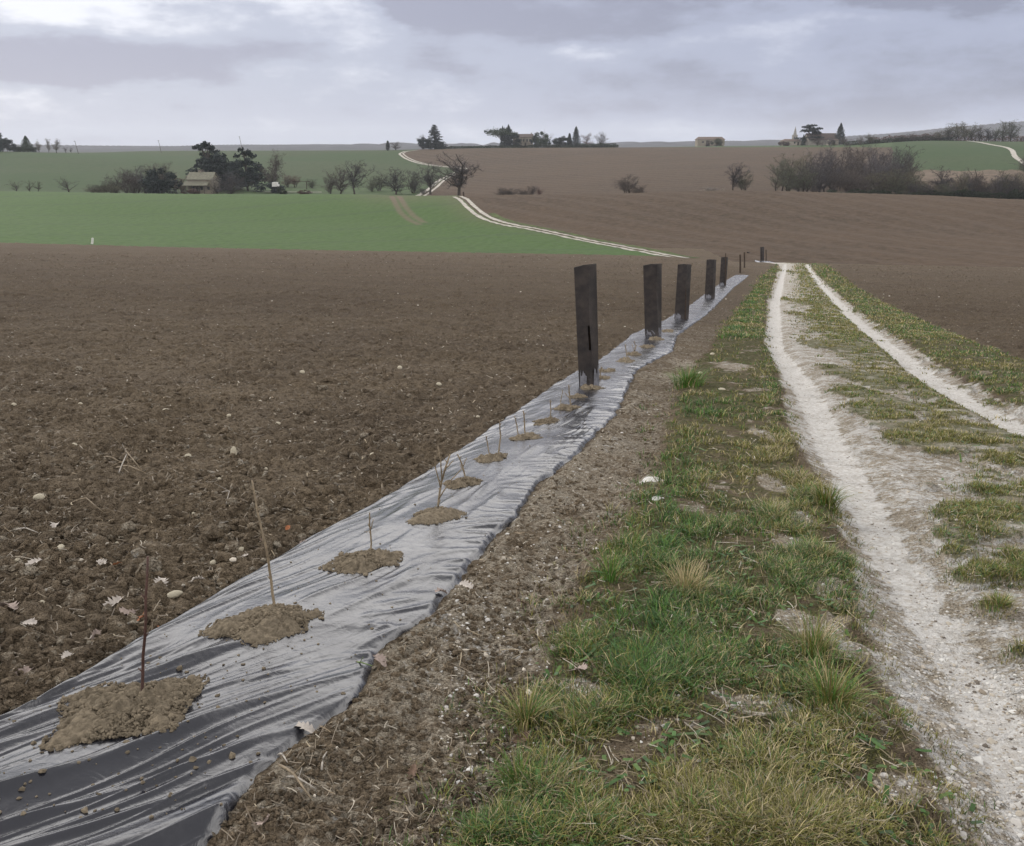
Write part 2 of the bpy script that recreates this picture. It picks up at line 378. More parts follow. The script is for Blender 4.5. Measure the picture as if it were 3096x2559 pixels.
def meadow(n, b):
    pos = n.node('ShaderNodeNewGeometry').outputs['Position']
    f1 = n.noise(pos, 0.006, 5, 0.6); f2 = n.noise(pos, 0.35, 5, 0.7)
    c = n.mix(n.ramp(f2, 0.3, 0.7), (0.036, 0.054, 0.022), (0.060, 0.078, 0.034))
    c = n.mix(n.math('MULTIPLY', n.ramp(f1, 0.4, 0.65), 0.6), c, (0.032, 0.066, 0.020))
    n.put(b.inputs['Base Color'], c)
M['meadow'] = mat('meadow_grass', (.09, .12, .07), 0.95, 0.1, meadow)
M['lawn'] = mat('lawn_grass', (.056, .085, .034), 0.95, 0.1, var(0.3, 0.3))
M['dry_grass'] = mat('dry_grass_bank', (.125, .095, .068), 0.95, 0.1, var(0.3, 0.3))
M['hills'] = mat('wooded_hills', (.055, .055, .06), 0.95, 0.1, var(0.02, 0.35))
M['farchalk'] = mat('chalk_track', (.40, .375, .33), 0.95, 0.1, var(0.8, 0.3))

# ------------------------------------------------------------------ near masks
def blobs(L, x, y):
    s = np.zeros_like(x)
    for (px, py, rx, ry, a) in L:
        cx, cy = hit(px, py); ex, _ = hit(px + rx, py); _, ny = hit(px, py + ry); _, fy = hit(px, py - ry)
        sy = max((fy - ny) / 2, .03); sx = max(ex - cx, .03)
        s = np.maximum(s, a * np.exp(-(((x - cx) / sx) ** 2 + ((y - cy) / sy) ** 2) ** 1.5))
    return s
GR_TRACK = [(1636, 560, 20, 22, .9), (1664, 624, 24, 26, .9), (1705, 659, 34, 18, 1), (1752, 688, 36, 14, 1), (1703, 712, 52, 14, 1), (1767, 706, 44, 14, .95), (1815, 725, 44, 14, 1), (1868, 748, 40, 14, .95),
            (1752, 775, 46, 28, 1), (1790, 820, 60, 30, 1), (1820, 860, 66, 34, 1), (1860, 885, 60, 26, 1), (1890, 785, 66, 22, .95), (1950, 815, 66, 28, 1), (1990, 845, 50, 22, .9), (1900, 915, 70, 28, 1), (1980, 890, 90, 30, 1), (2060, 910, 70, 34, 1), (2100, 960, 60, 26, .9), (1840, 780, 44, 18, .85),
            (2010, 1075, 90, 36, 1), (1955, 1105, 44, 22, .9), (2070, 1030, 70, 28, .95), (2050, 1180, 64, 26, .9), (2045, 1252, 38, 16, 1), (1995, 1190, 34, 16, .8), (2100, 1165, 45, 30, .95), (2095, 1340, 22, 12, .8), (2085, 1440, 12, 8, .6), (1965, 1140, 44, 14, .8), (1900, 1000, 30, 10, .6), (2100, 1080, 60, 40, .9)]
def masks(x, y):
    """returns chalk, grass, wear, height offset, clod amplitude for near ground"""
    xl, xr, g, t, rl, rr, fr = fL(y), fR(y), gL(y), tL(y), rLc(y), rRc(y), fieldR(y)
    n1 = fbm(x, y, .5, 4, .6, 1); n2 = fbm(x, y, .16, 3, .6, 2); n3 = fbm(x, y, 1.6, 3, .5, 3)
    wob = .10 * n1 + .05 * n2
    inv = sm(x - g + wob * 1.6, -.06, .14) * sm(t - x + wob * 1.6, -.05, .10)              # left verge
    inr = sm(x - (rr + .30 + .10 * n3) + wob, -.05, .12) * sm(fr - x + wob * 2, -.15, .25)      # right verge
    intk = sm(x - t + wob, -.05, .05) * sm(rr + .35 - x + wob, -.05, .05)
    drl = np.abs(x - rl) ; drr = np.abs(x - rr)
    rutw = np.interp(y, [2, 4, 8, 20], [.13, .135, .17, .19])
    rut = np.maximum(sm(rutw + .06 * n2 - drl, -.05, .06), sm(.20 + .08 * n2 - drr, -.06, .08))
    # centre strip of grass between the ruts
    c = (x - rl) / np.maximum(rr - rl, .2)
    cg = sm(c, .38, .55) * sm(.93 - c, -.02, .12) * sm(n1 * .9 + .35 + .25 * n3, .05, .35) * sm(y, 9, 12) * .8
    cg = np.maximum(cg, .75 * sm(c, .12, .3) * sm(.9 - c, 0, .1) * sm(n2 + .6 * n1, .05, .3) * sm(y, 12, 20))
    cg = np.maximum(cg, .8 * sm(c, .3, .5) * sm(.9 - c, 0, .1) * sm(n2 + .5 * n1, -.1, .2) * sm(y, 30, 50))
    cg = np.maximum(cg, sm(blobs(GR_TRACK, x, y) + .55 * n1 + .45 * n2, .34, .66))
    cg = np.maximum(cg, .8 * sm(n1 + .5 * n2, -.18, .22) * sm(c, .22, .5) * sm(.95 - c, 0, .1))
    cg = cg * intk * (1 - .95 * sm(rut, .3, .8))
    bald = sm(n1 + .7 * n2 + .25 * n3, .22, .45) * .75
    gv = inv * (1 - bald * sm(x - g, .1, .4))
    # the worn stony shoulder beside the left rut
    grass = np.clip(np.maximum(np.maximum(gv, inr * (1 - .8 * bald)), cg), 0, 1)
    chalk = np.maximum(intk * (.62 + .26 * n1 + .24 * n2), rut * (.88 + .3 * n2 + .2 * n1))
    chalk = np.maximum(chalk, .62 * inv * bald * sm(x - g, .15, .5))
    chalk = np.maximum(chalk, .5 * inr * bald)
    gp = sm(blobs([(1560, 1480, 80, 34, 1), (1640, 1300, 60, 34, 1), (1730, 1330, 60, 60, .9), (1700, 1230, 60, 40, .9), (1620, 1130, 50, 24, 1), (1640, 1080, 40, 26, .9), (1590, 1010, 40, 24, .9), (1110, 1705, 70, 30, 1), (1190, 1450, 60, 36, 1), (1560, 900, 30, 26, .8), (1500, 760, 60, 14, .8), (1440, 1520, 50, 20, .7), (1830, 1650, 60, 60, .7), (1780, 1500, 40, 50, .8), (1470, 1650, 60, 24, .6)], x, y) + .5 * n1 + .25 * n2, .42, .68) * inv
    grass = grass * (1 - .9 * gp); chalk = np.maximum(chalk, .50 * gp * (1 + .3 * n2))
    soilstrip = sm(x - xr, -.05, .05) * sm(g - x, -.1, .05)
    chalk = np.maximum(chalk, soilstrip * (.36 + .30 * np.clip(n1 + .5 * n3, -.5, 1)) * np.interp(y, [1, 4, 12, 30], [1, 1, .7, .3]))
    chalk = np.maximum(chalk, 1.2 * blobs([(1335, 998, 26, 13, 1), (1345, 1040, 20, 8, .5), (1400, 745, 40, 12, .35), (1180, 1450, 30, 26, .55), (1110, 1705, 35, 30, .6)], x, y))
    wear = np.clip(.35 * sm(n3, .1, .5) + 0 * x, 0, 1) * (1 - rut)
    field = np.maximum(sm(xl - x, -.02, .1), sm(x - fr, -.2, .3))
    clod = np.maximum(field, .36 * soilstrip); clod = np.maximum(clod, .25 * inv); clod = np.maximum(clod, .12)
    clod = clod * (1 - .75 * intk)
    h = .05 * inv + .05 * inr + .04 * cg - .055 * sm(.30 - drl, 0, .25) * intk - .05 * sm(.36 - drr, 0, .3) * intk
    h = h + .05 * sm(x - xr, 0, .08) * sm(xr + .35 - x, 0, .25) * (0.4 + n1)
    h = h - .07 * sm(x - xl, .04, .16) * sm(xr - x, .04, .16)           # bed hidden beneath the film
    return np.clip(chalk, 0, 1.2), grass, wear, h, clod
def clods(x, y, res):
    """cloddy soil relief; res = local grid spacing, octaves finer than it are dropped"""
    wx = x + .05 * perlin(x / .21, y / .21); wy = y + .05 * perlin(x / .21 + 40, y / .21)
    big = .5 + .5 * np.clip(fbm(x, y, 1.1, 2, .5, 9) * 1.6, -1, 1)
    h = .020 * fbm(x, y, .9, 2, .5, 5) + sm(y, 7, 35) * .10 * (np.abs(perlin(wx / .62, wy / .62)) - .25)
    for k, (wl, am) in enumerate([(.34, .045), (.17, .070), (.085, .050), (.042, .028), (.021, .013)]):
        keep = sm(wl / res, 1.5, 4)
        a = np.abs(perlin(wx / wl + 13 * k, wy / wl - 7 * k))
        h = h + am * (a - .25) * keep * (.35 + .9 * big) * (1 + (1.7 * sm(y, 7, 40) if wl > .1 else 0))
    return h

# ------------------------------------------------------------------ terrain mesh, split by what grows on it
us = np.concatenate([np.linspace(-1.5, -.70, 50)[:-1], np.linspace(-.70, .70, 1010), np.linspace(.70, 1.5, 50)[1:]])
ys = [1.0]
while ys[-1] < 100: ys.append(ys[-1] * (1 + (.0032 if ys[-1] < 30 else .005)))
while ys[-1] < 900: ys.append(ys[-1] * 1.006)
while ys[-1] < 5000: ys.append(ys[-1] * 1.015)
ys = np.array(ys); NR, NC = len(ys), len(us)
YY, UU = np.meshgrid(ys, us, indexing='ij'); XX = UU * YY
ZZ = T(XX, YY)
nn = int(np.searchsorted(ys, 108))
xn, yn = XX[:nn], YY[:nn]
ch, gr, we, dh, am = masks(xn, yn)
res = np.maximum(yn * .0036, yn * .0014)
fade = 1 - sm(yn, 95, 107)
ZZ[:nn] += (dh + am * clods(xn, yn, res)) * fade
AUX = np.zeros((NR, NC, 3)); AUX[:nn, :, 0] = ch; AUX[:nn, :, 1] = gr * (1 - .45 * sm(-fbm(xn, yn, .35, 3, .6, 31) - .3 * fbm(xn, yn, .12, 2, .5, 77), -.02, .2)); AUX[:nn, :, 2] = we
fz = sm(ys, 100, 120)[:, None] * (1 - sm(ys, 300, 500))[:, None]
ZZ += fz * .10 * perlin(XX / 1.1, YY / 2.5)

def zg(x, y):
    """height of the built near terrain surface at (x, y)"""
    x = np.asarray(x, float); y = np.asarray(y, float); x, y = np.broadcast_arrays(x, y)
    i = np.clip(np.searchsorted(ys, y) - 1, 0, NR - 2); a = np.clip((y - ys[i]) / (ys[i + 1] - ys[i]), 0, 1)
    u = x / y; j = np.clip(np.searchsorted(us, u) - 1, 0, NC - 2); b = np.clip((u - us[j]) / (us[j + 1] - us[j]), 0, 1)
    return ZZ[i, j] * (1 - a) * (1 - b) + ZZ[i + 1, j] * a * (1 - b) + ZZ[i, j + 1] * (1 - a) * b + ZZ[i + 1, j + 1] * a * b

# centres of the faces
yc = (YY[:-1, :-1] + YY[1:, 1:]) / 2; uc = (UU[:-1, :-1] + UU[1:, 1:]) / 2; xc = uc * yc; sc_ = (ZZ[:-1, :-1] + ZZ[1:, 1:]) / 2 / yc
bb = np.tan(np.arctan(sc_) + TH); PYc = 868 - bb * F; PXc = 1050 + uc * (math.cos(TH) + bb * math.sin(TH)) * F
# far tracks as ground lines
trk1 = P([(1400, 530), (1372, 526), (1320, 516), (1250, 503), (1170, 487), (1090, 470), (1040, 461), (1008, 452), (985, 440), (965, 424), (950, 410), (938, 404)], 101)
trk2 = P([(862, 403), (885, 388), (905, 371), (928, 359), (946, 351), (952, 347), (940, 345), (905, 342), (870, 337), (845, 330), (828, 321), (824, 315), (834, 311), (856, 309)], 285)
trk3 = P([(2125, 352), (2085, 325), (2062, 303), (2030, 297), (1985, 289)], 330)
o1 = np.argsort(trk1[:, 1]); trk1x = np.interp(yc, trk1[o1, 1], trk1[o1, 0])
R_ID = np.zeros(yc.shape, int)
fc = (fL(yc) + fR(yc)) / 2
edge_y = np.interp(PXc, [-600, 0, 350, 700, 1000, 1250, 1400, 1450], [488, 498, 507, 514, 519, 523, 527, 527]) + 0.8 * perlin(PXc / 23, PXc * 0)
near = (yc < 112)
R_ID[:] = 6                                                              # far ploughed hillside
left = xc < fc
R_ID[(yc < 135) & (xc < trk1[0, 0] + 6)] = 1
beyond = (PYc < edge_y) & (yc > 101) & (xc < trk1x) & (yc < 272)
R_ID[(yc < 106)] = 1
nr = yc < 106
R_ID[nr & (xc > fc)] = 2; R_ID[nr & (xc > tL(yc))] = 3; R_ID[nr & (xc > rRc(yc) + .38)] = 4; R_ID[nr & (xc > fieldR(yc))] = 5
R_ID[beyond] = 7
far = yc >= 272
o2x = np.interp(PYc, [303, 309, 315, 321, 330, 337, 345, 352, 371, 388, 403, 420], [880, 850, 822, 826, 845, 872, 925, 945, 905, 885, 862, 845])
R_ID[far] = 6
R_ID[far & (PXc < o2x)] = 8
R_ID[far & (PXc < o2x) & (yc < 395) & (PXc > 500)] = 9
nb = 3 * perlin(PXc / 31, PYc / 9)
R_ID[far & (PXc > 1830 + nb) & (PYc < 350 + nb)] = 8
R_ID[far & (PXc > 1840 + nb) & (PYc >= 350 + nb) & (PYc < 372)] = 10
R_ID[far & (PXc > o2x) & (PXc < 1830 + nb) & (PYc < 302.5 + .01 * np.abs(PXc - 1200) * 0)] = 9
R_ID[(yc > 770)] = 8
R_ID[(yc > 1500)] = 11
NAMES = {1: ('ploughed_field', 'near'), 2: ('grass_verge', 'near'), 3: ('track', 'near'), 4: ('grass_verge', 'near'), 5: ('ploughed_field', 'near'),
         6: ('ploughed_hillside', 'far_soil'), 7: ('crop_field', 'crop'), 8: ('meadow', 'meadow'), 9: ('pasture', 'lawn'), 10: ('dry_grass_bank', 'dry_grass'), 11: ('hills', 'hills')}
# bare curved wheel marks in the crop
w1 = P([(803, 403), (812, 420), (822, 437), (840, 452), (860, 461)], 115); w2 = P([(818, 403), (832, 425), (848, 443), (870, 457)], 115)
dd = np.full(YY.shape, 99.0)
rows = (ys > 118) & (ys < 275)
for L in (w1, w2):
    for (ax, ay), (bx, by) in zip(L[:-1], L[1:]):
        px_, py_ = XX[rows] - ax, YY[rows] - ay; vx, vy = bx - ax, by - ay
        t_ = np.clip((px_ * vx + py_ * vy) / (vx * vx + vy * vy), 0, 1)
        dd[rows] = np.minimum(dd[rows], np.hypot(px_ - t_ * vx, py_ - t_ * vy))
mk = (1 - sm(dd, .3, 1.0)) * .7 * rows[:, None]
pxv = 1050 + UU * F * .985
dry = np.exp(-((pxv - 830) / 90) ** 2) * sm(YY, 205, 240) * .35 * (1 - sm(YY, 270, 275)) + np.exp(-((XX - np.interp(YY, trk1[o1, 1], trk1[o1, 0])) / 5.0) ** 2) * .35 * sm(YY, 120, 210) * (1 - sm(YY, 270, 275))
lines = 0
for k, f_ in enumerate((0, 1)):
    lines = np.maximum(lines, 0)
add = np.clip(mk + dry, 0, 1)
AUX[rows] = add[rows][:, :, None]

PTS = np.stack([XX, YY, ZZ], -1).reshape(-1, 3); AUXF = AUX.reshape(-1, 3)
for k, (nm, mt) in NAMES.items():
    ii, jj = np.nonzero(R_ID == k)
    if not len(ii): continue
    q = np.stack([ii * NC + jj, ii * NC + jj + 1, (ii + 1) * NC + jj + 1, (ii + 1) * NC + jj], 1)
    uq, inv = np.unique(q.ravel(), return_inverse=True)
    av = AUXF[uq].copy()
    if k < 6: av[PTS[uq][:, 1] > 112] = 0
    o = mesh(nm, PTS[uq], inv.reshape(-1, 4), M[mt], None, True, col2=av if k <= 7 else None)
    tag(o, kind='structure')
# the ground continues around and behind the camera
V = []; Fq = []
gx = np.linspace(-60, 60, 61); gy = np.linspace(-40, 1.02, 22)
for y_ in gy:
    for x_ in gx: V.append((x_, y_, float(t_near(x_, y_)) - .02 - (0.15 if y_ > .9 else 0)))
for i in range(21):
    for j in range(60): a = i * 61 + j; Fq.append((a, a + 1, a + 62, a + 61))
V = np.array(V); aux = np.zeros((len(V), 3)); aux[:, 1] = (V[:, 0] > -.3) * (V[:, 0] < 1); aux[:, 0] = (V[:, 0] > 1) * (V[:, 0] < 3) * .6
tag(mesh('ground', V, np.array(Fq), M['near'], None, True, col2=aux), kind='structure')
# wide lower sheet so nothing ends at the sides
s_ = 9000
tag(mesh('terrain', [(-s_, -s_, -60), (s_, -s_, -60), (s_, s_, -60), (-s_, s_, -60)], np.array([(0, 1, 2, 3)]), M['meadow']), kind='structure')

def ribbon(name, lines_, mt, lift=.05):
    """wheel tracks laid on the slope: each line = (centre points, offset, half width)"""
    V = []; Fs = []; n0 = 0
    for (c, off, hw) in lines_:
        seg = np.r_[0, np.cumsum(np.hypot(*np.diff(c, axis=0).T))]
        t = np.linspace(0, seg[-1], max(int(seg[-1] / .8), 8))
        x = pchip(seg, c[:, 0], t); y = pchip(seg, c[:, 1], t)
        dx = np.gradient(x); dy = np.gradient(y); L = np.hypot(dx, dy) + 1e-9; nx, ny = dy / L, -dx / L
        wv = hw * (1 + .35 * fbm(t, t * 0 + off, 6, 3, .6, 4)); o_ = off + .12 * fbm(t, t * 0 + off, 14, 2, .5, 8)
        K = 4
        for k in range(K + 1):
            d = o_ + wv * (2 * k / K - 1)
            X_, Y_ = x + nx * d, y + ny * d
            V.append(np.stack([X_, Y_, zg(X_, Y_) + lift], 1))
        m = len(t)
        for k in range(K):
            a = n0 + k * m + np.arange(m - 1); Fs.append(np.stack([a, a + m, a + m + 1, a + 1], 1))
        n0 += (K + 1) * m
    return tag(mesh(name, np.vstack(V), np.vstack(Fs), mt, None, True), kind='structure')
ribbon('track', [(trk1, -.85, .42), (trk1, .85, .42)], M['farchalk'])
ribbon('track', [(trk2, -1.1, .8), (trk2, 1.3, .55)], M['farchalk'], .12)
ribbon('track', [(trk3, 0, 1.2)], M['farchalk'], .15)
M['verge_far'] = mat('roadside_grass', (.075, .095, .035), .95, .1, var(.8, .4))
ribbon('grass_verge', [(trk1[:9], 2.3, .75)], M['verge_far'], .04)

# ------------------------------------------------------------------ black plastic mulch film
M['film'] = mat('black_plastic_film', (.018, .019, .028), .30, .6)
M['film'].node_tree.nodes['Principled BSDF'].inputs['IOR'].default_value = 1.65
def film_fn(n, b):
    pos = n.node('ShaderNodeNewGeometry').outputs['Position']
    d1 = n.noise(pos, 3.0, 5, .65); d2 = n.noise(pos, 60, 5, .7)
    m_ = n.math('MULTIPLY', n.ramp(d1, .45, .7), n.ramp(d2, .35, .7))
    n.put(b.inputs['Base Color'], n.mix(n.math('MULTIPLY', m_, .38), (.011, .012, .018), (.15, .147, .152)))
    n.put(b.inputs['Roughness'], n.math('ADD', .19, n.math('MULTIPLY', n.ramp(d1, .3, .7), .10)))
    bp = n.node('ShaderNodeBump'); bp.inputs['Distance'].default_value = .0025
    n.put(bp.inputs['Height'], n.noise(pos, 22, 4, .6, .8)); n.put(b.inputs['Normal'], bp.outputs[0])
film_fn(NT(M['film'].node_tree), M['film'].node_tree.nodes['Principled BSDF'])

def film_relief(x, y, t):
    """creases pulled through the sheet: long tight folds near the camera, short diagonal ones farther away"""
    wx = x + .025 * perlin(x / .6 + 3, y / .6); wy = y + .025 * perlin(x / .6, y / .6 + 8)
    def folds(ang, wl, ln, k, sharp=.2):
        c, s = math.cos(math.radians(ang)), math.sin(math.radians(ang))
        a = (wx * c + wy * s); b_ = (-wx * s + wy * c)
        n = perlin(a / ln + k, b_ / wl + 2.1 * k)
        return np.exp(-(n / sharp) ** 2) - .45 + .35 * n
    nearw = 1 - sm(y, 2.2, 3.1)
    A = folds(47, .30, 2.8, 1, .30) + .30 * folds(41, .12, 1.8, 2) + .13 * folds(50, .05, 1.2, 12)
    B = folds(66, .19, 2.2, 3, .28) + .36 * folds(60, .08, 1.3, 4)
    C = folds(77, .18, 2.0, 5, .2) + .4 * folds(70, .09, 1.2, 6, .2)
    far = sm(y, 3.0, 4.6)
    patch = .12 + .88 * sm(fbm(x, y, .55, 2, .5, 14), -.25, .3)
    h = .042 * A * nearw * (.45 + .55 * patch) + .015 * B * (1 - nearw) * (1 - far) * patch + .011 * C * far * patch * (1 - .72 * sm(y, 5.5, 12))
    edge_p = sm(t, .62, 1.0)
    h = h + .010 * edge_p * (1 - nearw) * folds(30, .11, .5, 7) + .008 * (1 - sm(t, 0, .35)) * folds(60, .10, .8, 9)
    return h
def film_profile(t): return .036 * np.sin(np.pi * np.clip(t, 0, 1)) - .03 * (1 - sm(t, 0, .03)) - .03 * sm(t, .95, 1)
yf = [0.95]
while yf[-1] < 64: yf.append(yf[-1] * 1.0034)
yf = np.array(yf); NT_ = 230
tt = np.linspace(0, 1, NT_)
FY, FT = np.meshgrid(yf, tt, indexing='ij')
_l, _r = fL(yf), fR(yf)
_l = _l - .02 + .02 * perlin(yf / .3, yf * 0 + .5); _r = _r + .02 + .025 * perlin(yf / .22, yf * 0 + 3.5)
FX = _l[:, None] + (_r - _l)[:, None] * FT
FZ = T(FX, FY) + .02 + film_profile(FT) + film_relief(FX, FY, FT) * sm(FT, 0, .05) * sm(1 - FT, 0, .04)
FZ += .02 * fbm(FX, FY, 1.3, 2, .5, 21)
ii, jj = np.meshgrid(np.arange(len(yf) - 1), np.arange(NT_ - 1), indexing='ij'); ii = ii.ravel(); jj = jj.ravel()
q = np.stack([ii * NT_ + jj, ii * NT_ + jj + 1, (ii + 1) * NT_ + jj + 1, (ii + 1) * NT_ + jj], 1)
film = mesh('mulch_film', np.stack([FX, FY, FZ], -1).reshape(-1, 3), q, M['film'], None, True)
tag(film, 'long creased black plastic mulch film laid over the planting row beside the field', 'plastic film')
def zfilm(x, y):
    x = np.asarray(x, float); y = np.asarray(y, float); x, y = np.broadcast_arrays(x, y)
    i = np.clip(np.searchsorted(yf, y) - 1, 0, len(yf) - 2); a = np.clip((y - yf[i]) / (yf[i + 1] - yf[i]), 0, 1)
    l = _l[i] * (1 - a) + _l[i + 1] * a; r = _r[i] * (1 - a) + _r[i + 1] * a
    t = np.clip((x - l) / (r - l), 0, .99999) * (NT_ - 1); j = t.astype(int); b = t - j
    return FZ[i, j] * (1 - a) * (1 - b) + FZ[i + 1, j] * a * (1 - b) + FZ[i, j + 1] * (1 - a) * b + FZ[i + 1, j + 1] * a * b
def on_bed(px, py):
    """ground point on the raised bed seen at (px, py)"""
    u, s = U(px, py), S(py); y_ = yf
    d = zfilm(u * y_, y_) / y_ - s
    i = int(np.argmax(d >= 0))
    if not (d >= 0).any(): return hit(px, py)
    return u * y_[i], y_[i]
# a second stretch of film beyond the bare gap
_d = hit(1562, 538)[1]; c0 = np.array([(U(p_, 538) * _d, _d) for p_ in (1548, 1565, 1583)])
g_ = []
for a in np.linspace(0, 1, 40):
    for b_ in np.linspace(-1, 1, 14):
        x_ = c0[0, 0] + (c0[2, 0] - c0[0, 0]) * a; y_ = c0[1, 1] - 1 + b_ * 1.6
        g_.append((x_, y_, float(T(x_, y_)) + .10 + .05 * (1 - b_ * b_) + .05 * perlin(np.array(x_ / .9), np.array(y_ / .9)) - (.2 if abs(b_) > .95 or a in (0, 1) else 0)))
q = [(i * 14 + j, i * 14 + j + 1, (i + 1) * 14 + j + 1, (i + 1) * 14 + j) for i in range(39) for j in range(13)]
tag(mesh('mulch_film', g_, np.array(q), M['film'], None, True), 'short far stretch of plastic film under the farthest dark tree guard', 'plastic film')

# ------------------------------------------------------------------ soil mounds on the film
M['mound'] = mat('dry_sandy_soil', (.20, .165, .118), .95, .1, var(45, .35, .012, 90))
ORD = ['first', 'second', 'third', 'fourth', 'fifth', 'sixth', 'seventh', 'eighth', 'ninth', 'tenth', 'eleventh', 'twelfth', 'thirteenth', 'fourteenth', 'fifteenth', 'sixteenth', 'seventeenth', 'eighteenth']
MOUNDS = [(272, 1458, .205, .30, .040), (545, 1280, .165, .19, .035), (748, 1152, .135, .17, .035), (893, 1058, .12, .17, .03), (950, 992, .10, .14, .03),
          (1008, 942, .10, .15, .028), (1078, 898, .11, .13, .025), (1120, 866, .10, .14, .03), (1163, 838, .11, .16, .03), (1185, 815, .08, .12, .02), (1212, 797, .12, .15, .02),
          (1236, 776, .10, .14, .025), (1243, 762, .10, .14, .025), (1283, 741, .13, .2, .03), (1300, 728, .1, .15, .03), (1328, 712, .13, .2, .03), (1345, 697, .13, .25, .02), (1368, 680, .12, .3, .02)]
for k, (px, py, rx, ry, hh) in enumerate(MOUNDS):
    cx, cy = on_bed(px, py); rx *= .86; ry *= (.66 if k == 0 else .8); hh *= .85
    n = 110 if k < 3 else (64 if k < 8 else 36)
    g1 = np.linspace(-1.35, 1.35, n); A, B = np.meshgrid(g1, g1, indexing='ij')
    x = cx + A * rx + B * ry * (.1 if k == 0 else .35); y = cy + B * ry
    ang = np.arctan2(B, A); rr_ = np.hypot(A, B)
    Rm = 1 + .42 * perlin(np.cos(ang) * 1.3 + 5 * k, np.sin(ang) * 1.3) + .10 * perlin(x / .05, y / .05 + k) + .08 * perlin(x / .02, y / .02 + k)
    prof = 1 - (rr_ / Rm) ** 2
    zb = zfilm(x, y); base = zb
    z = base + hh * np.clip(prof, -1, 1) ** 1.0 * np.where(prof > 0, .8 + .5 * fbm(x, y, .12, 2, .5, k), 1) + .30 * clods(x * 2.6, y * 2.6, rx * 2.7 / n) * sm(prof, -.15, .25) + .004
    z = np.where(prof < -.12, zb - .05, z)
    q = [(i * n + j, (i + 1) * n + j, (i + 1) * n + j + 1, i * n + j + 1) for i in range(n - 1) for j in range(n - 1) if rr_[i, j] < 1.34]
    o = mesh('soil_mound', np.stack([x - cx, y - cy, z - float(zfilm(cx, cy))], -1).reshape(-1, 3), np.array(q), M['mound'], None, True, loc=(cx, cy, float(zfilm(cx, cy))))
    tag(o, 'heap of brown soil on the film, %s from the near end of the row' % ORD[k], 'soil mound', 'soil heaps round the young plants')

# ------------------------------------------------------------------ saplings
M['twig'] = mat('young_bark', (.21, .165, .11), .7, .3, var(40, .3))
M['twig_red'] = mat('reddish_bark', (.075, .040, .032), .65, .3, var(40, .3))
M['twig_pale'] = mat('bleached_wood', (.36, .33, .29), .8, .2, var(40, .3))
def spt(px, py, y):                                                        # picture point at distance y
    return Vector((U(px, py) * y, y, S(py) * y))
def sapling(stems, rad, mt, label):
    bx, by = on_bed(*stems[0][0]); bz = float(zfilm(bx, by))
    root = empty('sapling', (bx, by, bz)); tag(root, label, 'sapling', 'young bare saplings on the film')
    for k, st in enumerate(stems):
        pts = []
        for i, (a, b) in enumerate(st):
            yy = by + (0.0 if i == 0 else .03 * math.sin(i * 2.1 + k)); v = spt(a, b, yy)
            pts.append(v - Vector((bx, by, bz)))
        if k == 0: pts[0].z = -.04; pts[0].x = 0
        fine_ = [pts[0]]
        for a, b in zip(pts[:-1], pts[1:]):
            for t in (.33, .66, 1): fine_.append(a.lerp(b, t) + Vector((random.uniform(-1, 1), 0, 0)) * .0025 * (t < 1))
        r0 = rad if k == 0 else rad * .6
        m_ = MB(); m_.tube(fine_, [r0 * (1 - .42 * i / len(fine_)) for i in range(len(fine_))], 6)
        if k == 0:
            for i in range(1, len(fine_) - 1, 2):                                      # buds
                p = fine_[i]; sgn = 1 if i % 4 == 1 else -1
                m_.tube([p, p + Vector((sgn * r0 * 2.2, 0, r0 * 3))], [r0 * .7, r0 * .2], 5)
        m_.build('stem' if k == 0 else 'branch', mt, root, True)
    return root
